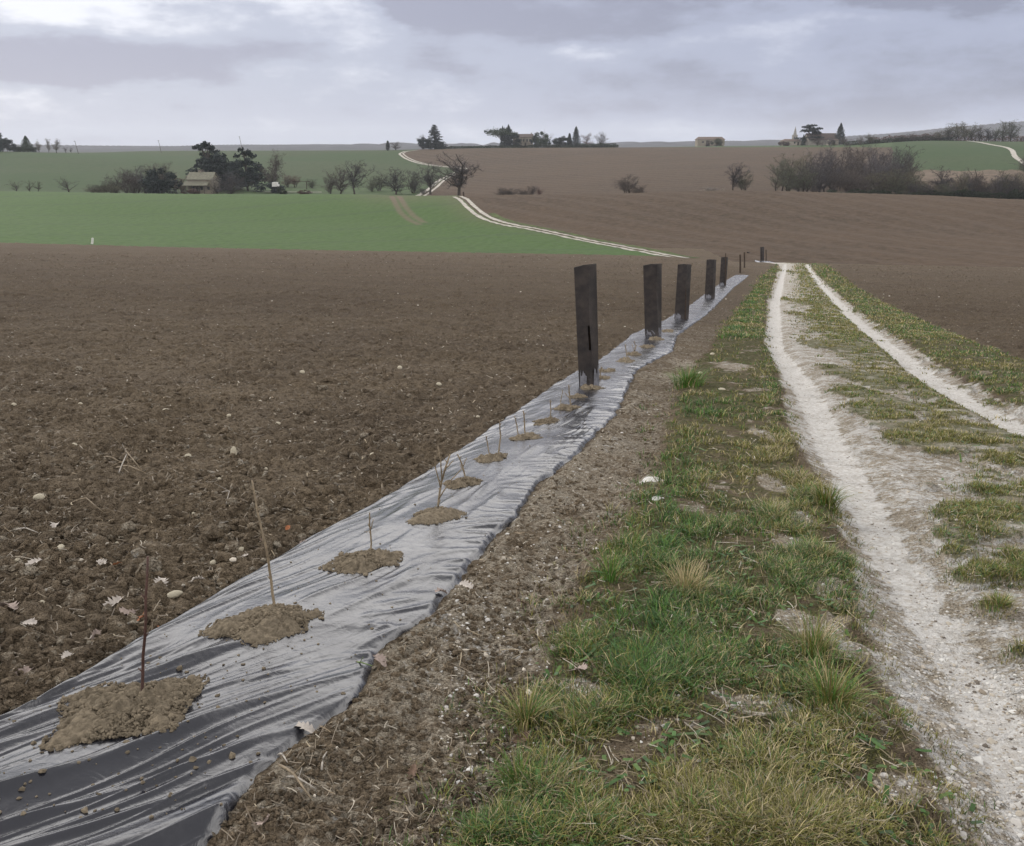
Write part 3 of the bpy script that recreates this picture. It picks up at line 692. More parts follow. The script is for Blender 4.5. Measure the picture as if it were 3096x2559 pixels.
SAP = [
 ([[(290, 1445), (293, 1380), (299, 1270), (303, 1142)]], .0052, 'twig_red', 'tall straight reddish sapling in the nearest and largest soil heap'),
 ([[(566, 1252), (556, 1190), (545, 1120), (528, 1050), (517, 985)]], .0054, 'twig', 'tall leaning sapling in the second soil heap'),
 ([[(761, 1135), (760, 1095), (758, 1052)], [(760, 1085), (766, 1066)], [(760, 1088), (755, 1074)]], .0042, 'twig', 'short thick sapling in the third soil heap with small forked side twigs'),
 ([[(897, 1040), (905, 990), (914, 958), (923, 932)], [(903, 1000), (893, 960), (892, 935)], [(906, 985), (904, 945), (898, 915)], [(901, 1022), (925, 985), (948, 960)], [(915, 960), (930, 945)]], .0060, 'twig', 'branching sapling with several leaning twigs in the fourth soil heap'),
 ([[(958, 985), (949, 958), (938, 932)], [(949, 958), (957, 940)], [(952, 968), (943, 955)]], .0055, 'twig', 'crooked sapling leaning left in the fifth soil heap'),
 ([[(1021, 932), (1027, 893), (1024, 862)]], .0055, 'twig', 'thin leaning sapling in the sixth soil heap'),
 ([[(1007, 936), (999, 905), (997, 895)]], .0045, 'twig', 'short thin twig beside the taller sapling of the sixth soil heap'),
 ([[(1077, 893), (1076, 868), (1073, 843)]], .006, 'twig', 'upright sapling in the seventh soil heap'),
 ([[(1064, 894), (1060, 872), (1055, 854)]], .005, 'twig', 'sapling leaning left at the left rim of the seventh soil heap'),
 ([[(1128, 862), (1130, 840), (1128, 820)]], .005, 'twig', 'slim sapling in the eighth soil heap'),
 ([[(1172, 834), (1168, 808), (1166, 790)], [(1170, 820), (1158, 806)]], .0065, 'twig', 'forked sapling just left of the nearest tree guard'),
 ([[(1152, 842), (1150, 822), (1154, 800)]], .004, 'twig', 'faint thin sapling left of the forked one before the nearest tree guard'),
 ([[(1288, 738), (1284, 720), (1282, 706)]], .007, 'twig', 'small sapling on the film right of the nearest tree guard'),
 ([[(1301, 725), (1303, 708), (1300, 700)], [(1301, 722), (1296, 706)], [(1301, 722), (1306, 708)]], .007, 'twig', 'small three stemmed sapling on the film before the second tree guard'),
 ([[(1232, 778), (1231, 765), (1233, 752)]], .007, 'twig', 'tiny sapling close to the right side of the nearest tree guard'),
]
for st, r_, mt_, lb in SAP: sapling(st, r_, M[mt_], lb)

# ------------------------------------------------------------------ tree guards
def guard_fn(n, b):
    t = n.node('ShaderNodeTexCoord').outputs['Object']
    f1 = n.noise(t, 7, 5, .65); s_ = n.node('ShaderNodeSeparateXYZ'); n.put(s_.inputs[0], t)
    f3 = n.noise(t, 60, 3, .6)
    c = n.mix(n.ramp(f1, .35, .7), (.020, .017, .017), (.048, .038, .034))
    mud = n.math('MULTIPLY', n.ramp(n.math('ADD', s_.outputs[2], n.math('MULTIPLY', n.math('SUBTRACT', f1, .5), .35)), .17, .02), n.ramp(f3, .3, .7))
    c = n.mix(n.math('MULTIPLY', mud, .5), c, (.11, .10, .10))
    n.put(b.inputs['Base Color'], c)
    bp = n.node('ShaderNodeBump'); bp.inputs['Distance'].default_value = .003
    wv = n.node('ShaderNodeTexVoronoi'); n.put(wv.inputs['Vector'], t); wv.inputs['Scale'].default_value = 160
    n.put(bp.inputs['Height'], n.math('ADD', wv.outputs['Distance'], n.math('MULTIPLY', f1, 2.5))); n.put(b.inputs['Normal'], bp.outputs[0])
M['guard'] = mat('black_mesh_sleeve', (.025, .023, .023), .62, .35, guard_fn)
M['stake'] = mat('dark_weathered_wood', (.05, .036, .027), .85, .2, var(20, .4, .002))
M['filmbit'] = mat('grey_plastic_scrap', (.16, .16, .18), .35, .6, var(25, .3, .003))
def guard(bl, br, tl, tr, split, label, slits=(), stake=None, flap=None, film_=True):
    """bl, br, tl, tr: picture points of the sleeve's outline; split: where the folded front edge stands (0..1)"""
    mx_, my_ = (bl[0] + br[0]) / 2, max(bl[1], br[1]) - 1
    bx, by = on_bed(mx_, my_) if film_ else hit(mx_, my_)
    bz = float(zfilm(bx, by)) if film_ else float(T(bx, by)) + .03
    root = empty('tree_guard', (bx, by, bz)); tag(root, label, 'tree guard', 'dark tree guards along the planting row')
    W = (br[0] - bl[0]) / F * by
    o = Vector((bx, by, bz))
    v = {k: spt(*p, by) - o for k, p in dict(bl=bl, br=br, tl=tl, tr=tr).items()}
    v['bl'].z = v['br'].z = -.05
    N = 30
    dep = W * .62
    # outline loop of the folded sleeve: left, front corner, right, back corner
    def loop(t, ins=0.0):
        l = v['bl'].lerp(v['tl'], t); r = v['br'].lerp(v['tr'], t)
        bow = .012 * math.sin(t * 5 + W * 40) * W / .2
        f = l.lerp(r, split + .03 * math.sin(t * 7)); f = Vector((f.x, -dep * .5 + bow, f.z)); bk = l.lerp(r, .45); bk = Vector((bk.x, dep * .5, bk.z))
        pts = []
        for a, b in ((l, f), (f, r), (r, bk), (bk, l)):
            for k in range(6):
                s = k / 6; p = a.lerp(b, s); nrm = Vector(((b - a).y, -(b - a).x, 0)).normalized()
                p = p + nrm * .006 * math.sin(s * math.pi) * math.sin(t * 9 + a.x * 30)
                pts.append(p * (1 - 0) - nrm * ins)
        return pts
    V = []; Q = []; n = 24
    gaps = set()
    for i in range(N):
        t0 = (i + .5) / N
        for (a, b, wd) in slits:
            if a <= t0 <= b: gaps.add(i)
    for ins in (0, .0035):
        for i in range(N + 1): V += [tuple(p) for p in loop(i / N, ins)]
    off = n * (N + 1)
    for i in range(N):
        for k in range(n):
            if i in gaps and k == 5: continue
            a, b = i * n + k, i * n + (k + 1) % n
            Q.append((a, b, b + n, a + n)); Q.append((off + b, off + a, off + a + n, off + b + n))
    for i in (0, N):
        for k in range(n):
            a, b = i * n + k, i * n + (k + 1) % n
            Q.append((a, a + off, b + off, b) if i == 0 else (b, b + off, a + off, a))
    mesh('sleeve', V, np.array(Q), M['guard'], root)
    H = v['tl'].z
    m_ = MB()                                                       # post inside, seen over the rim or through the open seam
    if stake:
        a = spt(*stake[0], by) - o; b = spt(*stake[1], by) - o; r_ = stake[2]
        m_.tube([(a.x, stake[3], -.05 if a.z < .1 else a.z), ((a.x + b.x) / 2 + .004, stake[3], (a.z + b.z) / 2), (b.x, stake[3], b.z)], [r_, r_ * .9, r_ * .8], 6)
        m_.build('stake', M['stake'], root)
    if flap:
        for (x0, x1, z1, seed) in flap:
            l = v['bl'].lerp(v['br'], x0); r = v['bl'].lerp(v['br'], x1); nn_ = 8; V = []; Q = []
            for i in range(nn_):
                for j in range(nn_):
                    a, b = i / (nn_ - 1), j / (nn_ - 1)
                    x_ = l.x + (r.x - l.x) * a; fr = (x_ - v['bl'].x) / (v['br'].x - v['bl'].x)
                    yy = -dep * .5 * (fr / split if fr < split else (1 - fr) / (1 - split)) - .010 - .006 * math.sin(a * 9 + b * 7 + seed)
                    V.append((x_, yy, -.02 + z1 * b * (.62 + .3 * math.sin(a * 5 + seed * 2) ** 2 + .12 * math.sin(a * 17 + seed))))
            for i in range(nn_ - 1):
                for j in range(nn_ - 1): Q.append((i * nn_ + j, (i + 1) * nn_ + j, (i + 1) * nn_ + j + 1, i * nn_ + j + 1))
            mesh('plastic_scrap', V, np.array(Q), M['filmbit'], root, True)
    return root
guard((1188, 791), (1229, 788), (1177, 549), (1223, 541), .62, 'nearest and tallest dark tree guard, with a slanted top and open seam', ((.32, .52, 1),), ((1208, 790), (1209, 600), .012, .0), [(.03, .34, .19, 1), (.70, .98, .24, 2)])
guard((1323, 689), (1357, 687), (1319, 545), (1357, 541), .70, 'broad dark brown tree guard, second from the camera', (), ((1350, 688), (1348, 552), .012, .01), [(.08, .55, .14, 1), (.75, .97, .2, 2)])
guard((1383, 655), (1412, 655), (1390, 543), (1418, 543), .60, 'dark tree guard leaning right, third from the camera, paper thin seam down its front', (), ((1404, 655), (1405, 541), .014, -.08), [(.05, .4, .17, 1)])
guard((1445, 613), (1466, 613), (1449, 533), (1469, 533), .7, 'narrow brown tree guard, fourth from the camera', (), None, [(.1, .55, .18, 1)])
guard((1475, 587), (1489, 587), (1479, 528), (1493, 528), .6, 'black tree guard with its post sticking out above the rim, fifth from the camera', (), ((1486, 587), (1487, 519), .03, -.13), [(.1, .6, .2, 1)])
guard((1530, 554), (1536, 554), (1531, 517), (1537, 517), .5, 'very narrow dark tree guard at the far end of the long film', ())
guard((1559, 537), (1567, 537), (1559, 507), (1567, 507), .5, 'farthest dark tree guard standing beyond the long film', (), film_=False)
def post(name, pb, pt, r, mt, label, cat, top=None, dmin=None, n=6):
    x, y = hit(*pb) if dmin is None else hit(*pb, dmin); z = float(T(x, y))
    b = spt(*pb, y) - Vector((x, y, z)); t = spt(*pt, y) - Vector((x, y, z))
    m_ = MB(); b.z = -.1 * max(1, y / 60)
    m_.tube([b, b.lerp(t, .5) + Vector((r * .15, 0, 0)), t, t + Vector((0, 0, r * .3))], [r, r * .95, r * .9, r * .3], n)
    return tag(m_.build(name, mt, None, False, (x, y, z)), label, cat)
post('wooden_stake', (1518, 560), (1518, 523), .075, M['stake'], 'thin dark stake left of the very narrow tree guard at the end of the film', 'stake')
post('wooden_stake', (1571.5, 536), (1571, 513), .07, M['stake'], 'thin dark stake just right of the farthest tree guard', 'stake')
post('wooden_stake', (1527, 550), (1526.5, 518), .07, M['stake'], 'thin dark stake half hidden behind the very narrow tree guard', 'stake')
M['white'] = mat('white_paint', (.56, .55, .52), .6, .3, var(5, .15))
post('marker_post', (188, 500), (190, 489), .17, M['white'], 'short pale marker post on the edge between brown field and green crop', 'marker post')
post('fence_post', (951, 403), (950, 394), .22, M['stake'], 'short dark post right of the big bare tree beside the far track', 'post', dmin=200)

# ------------------------------------------------------------------ grass
def blades(x, y, z, h, wd, la, lean, col, seg=3):
    """one curved blade per entry"""
    n = len(x); dx, dy = np.cos(la), np.sin(la)
    sa = la + np.pi / 2 + rng.normal(0, .5, n); sx, sy = np.cos(sa), np.sin(sa)
    V = np.zeros((n, 2 * seg + 1, 3))
    for k in range(seg + 1):
        t = k / seg
        hx = h * lean * t ** 1.7; hz = h * t * np.sqrt(np.clip(1 - (lean * t * .68) ** 2, .08, 1))
        cx, cy, cz = x + dx * hx, y + dy * hx, z + hz - (.01 if k == 0 else 0)
        wk = wd * (1 - t * .75) * .5
        if k < seg:
            V[:, 2 * k] = np.stack([cx - sx * wk, cy - sy * wk, cz], 1); V[:, 2 * k + 1] = np.stack([cx + sx * wk, cy + sy * wk, cz], 1)
        else: V[:, 2 * k] = np.stack([cx, cy, cz], 1)
    b = np.arange(n)[:, None] * (2 * seg + 1)
    Q = np.vstack([np.hstack([b + 2 * k, b + 2 * k + 1, b + 2 * k + 3, b + 2 * k + 2]) for k in range(seg - 1)])
    Tt = np.hstack([b + 2 * seg - 2, b + 2 * seg - 1, b + 2 * seg])
    return V.reshape(-1, 3), Q, Tt, np.repeat(col, 2 * seg + 1, axis=0)
def blade_fn(n, b):
    n.put(b.inputs['Base Color'], colattr(n, 'col'))
    b.inputs['Transmission Weight'].default_value = 0
M['blade'] = mat('grass_blades', (.1, .12, .04), .6, .25, blade_fn)
GREEN = np.array([.066, .140, .026]); DGREEN = np.array([.036, .085, .026]); OLIVE = np.array([.145, .140, .034]); STRAW = np.array([.34, .28, .15]); GREY = np.array([.25, .215, .15])
def screen_ground(n, x0, x1, y0, y1):
    px = rng.uniform(x0, x1, n); py = rng.uniform(y0, y1, n)
    b = (868 - py) / F; s = np.tan(np.arctan(b) - TH); u = (px - 1050) / F / (math.cos(TH) + b * math.sin(TH))
    # z = s*y = -1.3 -.122y +.0002y^2 -.02uy
    A = .0002; Bq = -(.122 + .02 * u + s); C = -1.3
    y = (-Bq - np.sqrt(np.maximum(Bq * Bq - 4 * A * C, 0))) / (2 * A)
    y = np.where(y > 0, y, (-Bq + np.sqrt(np.maximum(Bq * Bq - 4 * A * C, 0))) / (2 * A))
    return u * y, y, px, py
def grass_at(n_tufts, box, dens, name, label=None):
    x, y, px, py = screen_ground(n_tufts, *box)
    ok = (y > 1.0) & (y < 95); x, y, px, py = x[ok], y[ok], px[ok], py[ok]
    _, g, _, _, _ = masks(x, y)
    n1 = fbm(x, y, .35, 3, .6, 31); n3 = fbm(x, y, 1.4, 2, .5, 33)
    onleft = (x > gL(y) - .15) & (x < tL(y) + .1); ontrack = (x >= tL(y)) & (x < rRc(y) + .3)
    fringe = np.clip(sm(x - gL(y) + .25 * n1, -.28, .0) * .07, 0, 1) * (x < gL(y))
    prob = np.maximum(g * (0.25 + .9 * sm(n1, -.4, .35)), fringe)
    prob = prob * (1 - .92 * sm(-n1 - .3 * fbm(x, y, .12, 2, .5, 77), -.08, .14) * (1 - .6 * sm(y, 6, 14)))
    prob = np.where(onleft, np.maximum(prob, .05), prob)
    ok = rng.random(len(x)) < prob * dens
    x, y, px, py, n1, n3, onleft, ontrack = [a[ok] for a in (x, y, px, py, n1, n3, onleft, ontrack)]
    # tall / colour fields
    lush = sm(.35 - np.abs(x - gL(y) - .28), 0, .3) * sm(n3, -.3, .3) * onleft
    tuft = sm(n1, .15, .5)
    hb = np.where(ontrack, .020, .026) * (1 + .8 * lush + .6 * tuft) * rng.uniform(.6, 1.35, len(x)) * (.78 + .22 * sm(y, 2.4, 4))
    nb = np.clip((26 / np.maximum(y, 1) ** .36 * (1 + .6 * tuft)).astype(int), 4, 30)
    idx = np.repeat(np.arange(len(x)), nb); m = len(idx)
    spread = np.maximum(.014 + .02 * rng.random(len(x)), .002 * y)[idx]
    bx = x[idx] + rng.normal(0, 1, m) * spread; by = y[idx] + rng.normal(0, 1, m) * spread * 1.3
    la = np.arctan2(by - y[idx], bx - x[idx]) + rng.normal(0, .7, m)
    h = hb[idx] * rng.uniform(.5, 1.7, m); lean = rng.uniform(.35, 1.35, m)
    wd = np.maximum(.0022 + .0012 * rng.random(m), .00085 * y[idx])
    h = np.maximum(h, .0018 * y[idx])
    c = rng.random(m)[:, None]
    gmix = (sm(n3 + .35 * n1, -.45, .35) * .8)[idx][:, None]; gmix = np.maximum(gmix * np.where(ontrack, .4, 1)[idx][:, None], lush[idx][:, None])
    straww = (.25 + .12 * sm(-n3, -.1, .4) - .2 * lush)[idx][:, None] * np.where(ontrack, .75, 1)[idx][:, None]
    col = np.where(rng.random((m, 1)) < gmix, np.where(rng.random((m, 1)) < .4, DGREEN, GREEN), OLIVE)
    col = np.where(rng.random((m, 1)) < straww, np.where(rng.random((m, 1)) < .35, GREY, STRAW), col)
    col = col * rng.uniform(.5, 1.65, (m, 1))
    z = zg(bx, by)
    V, Q, Tt, C = blades(bx, by, z, h, wd, la, lean, col)
    o = mesh(name, V, [Q, Tt], M['blade'], None, False, col=C)
    return tag(o, label, None, None, 'stuff')
grass_at(30000, (650, 2500, 690, 1780), 1.0, 'grass')
grass_at(34000, (1300, 2300, 543, 700), 1.0, 'grass')
grass_at(15000, (1560, 2350, 690, 1250), 1.0, 'grass')

def tuft(px, py, wpx, hpx, green, straw, label, nb=240):
    x, y = hit(px, py); z = float(zg(x, y)); w_ = wpx / F * y * .5; H = hpx / F * y
    m = nb; rad = w_ * .5 * np.sqrt(rng.random(m)) * (1 + .5 * np.sin(3 * np.arange(m))); an = rng.random(m) * 2 * np.pi
    bx, by = rad * np.cos(an), rad * np.sin(an) * 1.2
    la = an + rng.normal(0, .4, m); lean = rng.uniform(.15, 1.25, m); h = H * rng.uniform(.55, 1.15, m)
    col = np.where(rng.random((m, 1)) < green, GREEN * 1.15, OLIVE * 1.1); col = np.where(rng.random((m, 1)) < straw, STRAW, col) * rng.uniform(.6, 1.4, (m, 1))
    V, Q, Tt, C = blades(bx, by, zg(x + bx, y + by) - z, h, np.full(m, max(.0028, .0009 * y)), la, lean, col, 4)
    tag(mesh('grass_tuft', V, [Q, Tt], M['blade'], None, False, col=C, loc=(x, y, z)), label, 'grass tuft')
tuft(1700, 1475, 170, 120, .45, .2, 'dense green and yellow grass tuft at the stony edge of the left wheel rut')
tuft(1665, 1370, 150, 95, .35, .3, 'bushy yellow green grass tuft just above the densest tuft beside the rut')
tuft(1692, 1050, 70, 62, .4, .1, 'dark round grass tuft overhanging the left wheel rut halfway up the track')
tuft(1065, 1625, 130, 90, .75, .12, 'bright green grass tuft on the bare soil at the bottom of the verge')
tuft(1078, 1495, 130, 90, .5, .35, 'dull green spiky tuft on bare soil at the left edge of the verge')
tuft(2045, 1258, 75, 34, .35, .2, 'small flat tuft alone on the chalk right of the left wheel rut', 160)
tuft(1250, 1215, 70, 90, .95, .03, 'upright bright green blades at the left edge of the verge', 70)
tuft(1405, 1235, 150, 70, .05, .9, 'pale dry straw coloured tussock in the middle of the verge', 260)
tuft(1410, 800, 90, 45, .9, .1, 'lush green tussock at the left edge of the verge level with the nearest tree guard', 260)
tuft(1690, 1165, 70, 32, .3, .3, 'small yellowish tuft leaning over the left rut edge', 130)

# ------------------------------------------------------------------ loose crumbs, gravel, straw
_t = (1 + 5 ** .5) / 2
ICO = np.array([(-1, _t, 0), (1, _t, 0), (-1, -_t, 0), (1, -_t, 0), (0, -1, _t), (0, 1, _t), (0, -1, -_t), (0, 1, -_t), (_t, 0, -1), (_t, 0, 1), (-_t, 0, -1), (-_t, 0, 1)]) / math.hypot(1, _t)
ICF = np.array([(0, 11, 5), (0, 5, 1), (0, 1, 7), (0, 7, 10), (0, 10, 11), (1, 5, 9), (5, 11, 4), (11, 10, 2), (10, 7, 6), (7, 1, 8), (3, 9, 4), (3, 4, 2), (3, 2, 6), (3, 6, 8), (3, 8, 9), (4, 9, 5), (2, 4, 11), (6, 2, 10), (8, 6, 7), (9, 8, 1)])
def lumps(x, y, z, r, flat, name, mt, jit=.35, col=None, smooth=False, label=None, aux=None):
    n = len(x); V = ICO[None] * (1 + rng.uniform(-jit, jit, (n, 12, 1)))
    V = V * (r[:, None, None] * rng.uniform(.7, 1.3, (n, 1, 3))); V[..., 2] *= flat
    a = rng.random(n) * 6.28; c, s = np.cos(a)[:, None], np.sin(a)[:, None]
    V = np.stack([V[..., 0] * c - V[..., 1] * s + x[:, None], V[..., 0] * s + V[..., 1] * c + y[:, None], V[..., 2] + z[:, None]], -1)
    Fc = (ICF[None] + (np.arange(n) * 12)[:, None, None]).reshape(-1, 3)
    o = mesh(name, V.reshape(-1, 3), Fc, mt, None, smooth, col=None if col is None else np.repeat(col, 12, axis=0), col2=None if aux is None else np.repeat(aux, 12, axis=0))
    return tag(o, label, None, None, 'stuff')
def pick(n, box, f):
    x, y, px, py = screen_ground(n, *box); ok = (y > 1.0) & (y < 115); x, y = x[ok], y[ok]
    ok = rng.random(len(x)) < f(x, y); return x[ok], y[ok]
def bare(x, y):
    fl = sm(fL(y) - x, .0, .05); st = sm(x - fR(y), .0, .05) * sm(gL(y) - x, -.1, .1) * .38; fr = sm(x - fieldR(y), -.1, .2)
    return np.maximum(np.maximum(fl, st), fr) * (.35 + .65 * sm(fbm(x, y, .7, 3, .5, 44), -.3, .3))
x, y = pick(125000, (-200, 2300, 520, 1780), bare)
r = np.clip(rng.lognormal(-4.75, .6, len(x)), .00075 * y, np.maximum(.045, .0018 * y)); r = np.where((x > fR(y)) & (x < gL(y) + .2), np.minimum(r, .012), r)
_a = np.zeros((len(x), 3)); _a[:, 0] = np.where(rng.random(len(x)) < .3, rng.uniform(.15, .42, len(x)), 0)
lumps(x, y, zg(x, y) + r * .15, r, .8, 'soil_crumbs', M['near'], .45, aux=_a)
def soilfleck(x, y):
    s = np.zeros_like(x)
    for px, py, rx, ry, hh in MOUNDS[:9]:
        cx, cy = on_bed(px, py); s = np.maximum(s, np.exp(-(((x - cx - .05) / (rx * 1.9)) ** 2 + ((y - cy) / (ry * 1.7)) ** 2)) * .30)
    return s * (x > fL(y)) * (x < fR(y))
x, y = pick(9000, (0, 1500, 750, 1736), soilfleck)
r = rng.lognormal(-5.7, .45, len(x)); r = np.maximum(r, .0007 * y)
lumps(x, y, zfilm(x, y) + r * .2, r, .6, 'soil_crumbs', M['mound'], .4)
mx_, my_, mz_ = [], [], []
for k, (px, py, rx, ry, hh) in enumerate(MOUNDS[:11]):
    cx, cy = on_bed(px, py); n = [2600, 1500, 900, 600, 350, 350, 300, 260, 260, 160, 200][k]; a = rng.random(n) * 6.28; q = rng.random(n) ** .5 * 1.12
    q = q * (1 + .42 * perlin(np.cos(a) * 1.3 + 5 * k, np.sin(a) * 1.3)) * 1.02; ry_ = ry * (.66 if k == 0 else .8); x = cx + np.cos(a) * q * rx * .86 + np.sin(a) * q * ry_ * (.1 if k == 0 else .35); y = cy + np.sin(a) * q * ry_
    mx_.append(x); my_.append(y); mz_.append(zfilm(x, y) + hh * .85 * np.clip(1 - q ** 2, 0, 1) * .9)
x, y, z = np.concatenate(mx_), np.concatenate(my_), np.concatenate(mz_); r = rng.lognormal(-5.75, .5, len(x)); r = np.clip(r, .0006 * y, .011)
lumps(x, y, z + r * .3, r, .75, 'soil_crumbs', M['mound'], .4)
M['col'] = mat('chalk_gravel', (.5, .5, .5), .9, .15, lambda n, b: n.put(b.inputs['Base Color'], colattr(n, 'col')))
def gravel(x, y):
    c, g, _, _, _ = masks(x, y); return np.clip(c * 1.2 * (1 - .8 * g), 0, 1) * (x > fR(y)) * (.4 + .6 * sm(fbm(x, y, .5, 3, .5, 55), -.3, .3))
x, y = pick(60000, (900, 2400, 600, 1780), gravel)
r = np.maximum(rng.lognormal(-5.75, .5, len(x)), .0005 * y); r = np.minimum(r, .016)
pal = np.array([(.48, .46, .43), (.40, .36, .30), (.28, .24, .19), (.14, .12, .10), (.56, .55, .52)])
lumps(x, y, zg(x, y) + r * .1, r, .55, 'gravel', M['col'], .35, pal[rng.choice(5, len(x), p=[.34, .26, .14, .08, .18])] * rng.uniform(.85, 1.1, (len(x), 1)))
x, y = pick(1500, (-200, 2300, 600, 1780), lambda a, b: bare(a, b) * .5)
r = np.maximum(rng.lognormal(-5.2, .4, len(x)), .0009 * y)
lumps(x, y, zg(x, y) + r * .6, r, .7, 'pebbles', M['col'], .3, np.array([(.55, .50, .42)]) * rng.uniform(.6, 1.15, (len(x), 1)), True)
def slivers(n, box, f, name, cols, L0, wd):
    x, y = pick(n, box, f); m = len(x)
    L = L0 * rng.lognormal(0, .5, m); a = rng.random(m) * 3.1416; z = zg(x, y) + .004 + .01 * rng.random(m)
    w_ = np.maximum(wd, .0005 * y); K = 3; V = np.zeros((m, 2 * (K + 1), 3)); bend = rng.normal(0, .25, m)
    tilt = rng.normal(0, .25, m)
    for k in range(K + 1):
        t = k / K - .5; aa = a + bend * t; cx = x + np.cos(aa) * L * t; cy = y + np.sin(aa) * L * t; cz = z + L * t * tilt
        V[:, 2 * k] = np.stack([cx - np.sin(a) * w_, cy + np.cos(a) * w_, cz], 1); V[:, 2 * k + 1] = np.stack([cx + np.sin(a) * w_, cy - np.cos(a) * w_, cz + .0008], 1)
    b = np.arange(m)[:, None] * (2 * K + 2)
    Q = np.vstack([np.hstack([b + 2 * k, b + 2 * k + 1, b + 2 * k + 3, b + 2 * k + 2]) for k in range(K)])
    c = cols[rng.integers(0, len(cols), m)] * rng.uniform(.7, 1.25, (m, 1))
    return tag(mesh(name, V.reshape(-1, 3), Q, M['blade'], None, False, col=np.repeat(c, 2 * K + 2, axis=0)), kind='stuff')
scol = np.array([(.34, .28, .19), (.22, .17, .11), (.42, .38, .31), (.10, .075, .05)])
slivers(14000, (-200, 2300, 620, 1780), lambda a, b: bare(a, b) * np.where(a > fR(b), 1.0, .5), 'straw', scol, .026, .0009)
slivers(16000, (-200, 2300, 620, 1780), bare, 'root_fibres', np.array([(.15, .12, .085), (.11, .085, .06), (.20, .165, .12)]), .035, .0011)
slivers(2600, (900, 2300, 900, 1780), lambda a, b: masks(a, b)[1] * .7, 'broadleaf_weeds', np.array([(.05, .11, .025), (.07, .12, .03), (.045, .085, .03)]), .028, .0055)
slivers(9000, (800, 2300, 900, 1780), lambda a, b: masks(a, b)[1] * .45, 'dead_grass', scol[:3] * .8, .042, .0009)

# ------------------------------------------------------------------ fallen leaves, stones, broken twigs on the soil
def leaf_mesh(seed, L=.075):
    r = random.Random(seed); V = []; n = 11
    for i in range(n):                                               # lobed oak leaf, left edge, midrib, right edge
        t = i / (n - 1); wv = (.10 + .30 * math.sin(math.pi * min(t * .95 + .03, 1)) ** .8) * (1.0 if i % 2 else .55) * (1 - .3 * (i == n - 1)) * r.uniform(.85, 1.1)
        x_ = (t - .45) * L; curl = .16 * L * math.sin(t * 3 + seed)
        for k, s_ in enumerate((-1, -.5, 0, .5, 1)):
            V.append((x_ + abs(s_) * .05 * L * (1 if i % 2 else -1), s_ * wv * L, curl + (abs(s_) ** 1.5) * wv * L * r.uniform(.3, .9) * (1 if seed % 2 else .6)))
    Q = [(i * 5 + k, (i + 1) * 5 + k, (i + 1) * 5 + k + 1, i * 5 + k + 1) for i in range(n - 1) for k in range(4)]
    V += [(-.45 * L, -.002, 0), (-.45 * L, .002, 0), (-.72 * L, .001, .006)]; m_ = len(V) - 3
    return V, [np.array(Q), np.array([(m_, m_ + 1, m_ + 2)])]
M['leaf_pale'] = mat('pale_dry_leaf', (.30, .24, .21), .75, .2, var(60, .25)); M['leaf_orange'] = mat('orange_dry_leaf', (.30, .12, .055), .7, .2, var(60, .3))
M['leaf_brown'] = mat('brown_dry_leaf', (.13, .085, .06), .75, .2, var(60, .3)); M['leaf_white'] = mat('bleached_leaf', (.42, .38, .34), .75, .2, var(60, .2))
LEAVES = [(17, 1250, 'pale', 1.2, 'large pinkish oak leaf lying on the soil at the left picture edge'), (72, 1164, 'white', .9, 'white dry oak leaf on the soil above the large pinkish leaf'),
 (41, 1386, 'pale', .9, 'pale pinkish leaf on the soil above the left edge of the film'), (233, 1241, 'white', .9, 'bleached curled leaf beside the orange leaf left of the nearest sapling'),
 (262, 1253, 'pale', .8, 'pale leaf touching the orange leaf on the soil'), (287, 1264, 'orange', .75, 'bright orange leaf just left of the nearest sapling stem'),
 (330, 1212, 'white', 1.0, 'large pale curled leaf right of the nearest sapling tip'), (408, 1213, 'white', .7, 'small pale leaf on the soil near the upper film edge'),
 (242, 1168, 'orange', .5, 'small orange leaf above the bleached leaves'), (209, 1161, 'white', .7, 'white ragged leaf left of the small orange leaf'),
 (335, 1297, 'orange', .6, 'orange leaf at the film edge right of the nearest sapling'), (194, 1300, 'pale', .6, 'pale leaf with an orange side halfway to the film edge'),
 (63, 1296, 'white', .6, 'little white leaf between the pinkish leaves at the left'), (140, 1362, 'white', .5, 'tiny white leaf on the soil close to the film'),
 (1186, 1412, 'pale', 1.0, 'greyish pink oak leaf in the grass at the edge of the verge'), (1338, 1442, 'pale', .7, 'pinkish leaf in the grass right of the greyish pink one'),
 (1070, 1530, 'brown', .8, 'dark wet leaf under the spiky tuft on the verge'), (545, 1712, 'pale', .7, 'pinkish leaf on the bare soil at the bottom of the picture'),
 (628, 1508, 'white', .8, 'pale oak leaf at the right edge of the film'), (115, 1078, 'white', .8, 'white torn leaf on the ploughed soil at the left'),
 (537, 1108, 'brown', .6, 'brown leaf on the soil beside the second sapling'), (625, 1122, 'pale', .7, 'faded leaf on the soil left of the third soil heap'),
 (505, 1158, 'white', .5, 'small white leaf just above the film edge'), (590, 1085, 'orange', .5, 'orange leaf high on the soil near the film edge'),
 (780, 1370, 'pale', .8, 'pale leaf on the soil strip just right of the film'), (905, 1225, 'pale', .7, 'pale leaf on the soil strip beside the bend of the film'),
 (955, 1222, 'white', .8, 'whitish leaf on the soil strip, right of the film bend'), (1068, 1245, 'brown', .6, 'dark red brown leaf near the first grass'), (845, 1590, 'brown', .6, 'reddish leaf on the rough soil at the bottom')]
for k, (px, py, c, sc, lb) in enumerate(LEAVES):
    x, y = hit(px, py); V, Q = leaf_mesh(k); r = random.Random(k * 7)
    o = mesh('oak_leaf', V, Q, M['leaf_' + c], None, True, loc=(x, y, float(zg(x, y)) + .016))
    o.scale = (sc,) * 3; o.rotation_euler = (r.uniform(-.4, .6), r.uniform(-.3, .3), r.uniform(0, 6.28)); tag(o, lb, 'leaf', 'fallen oak leaves')
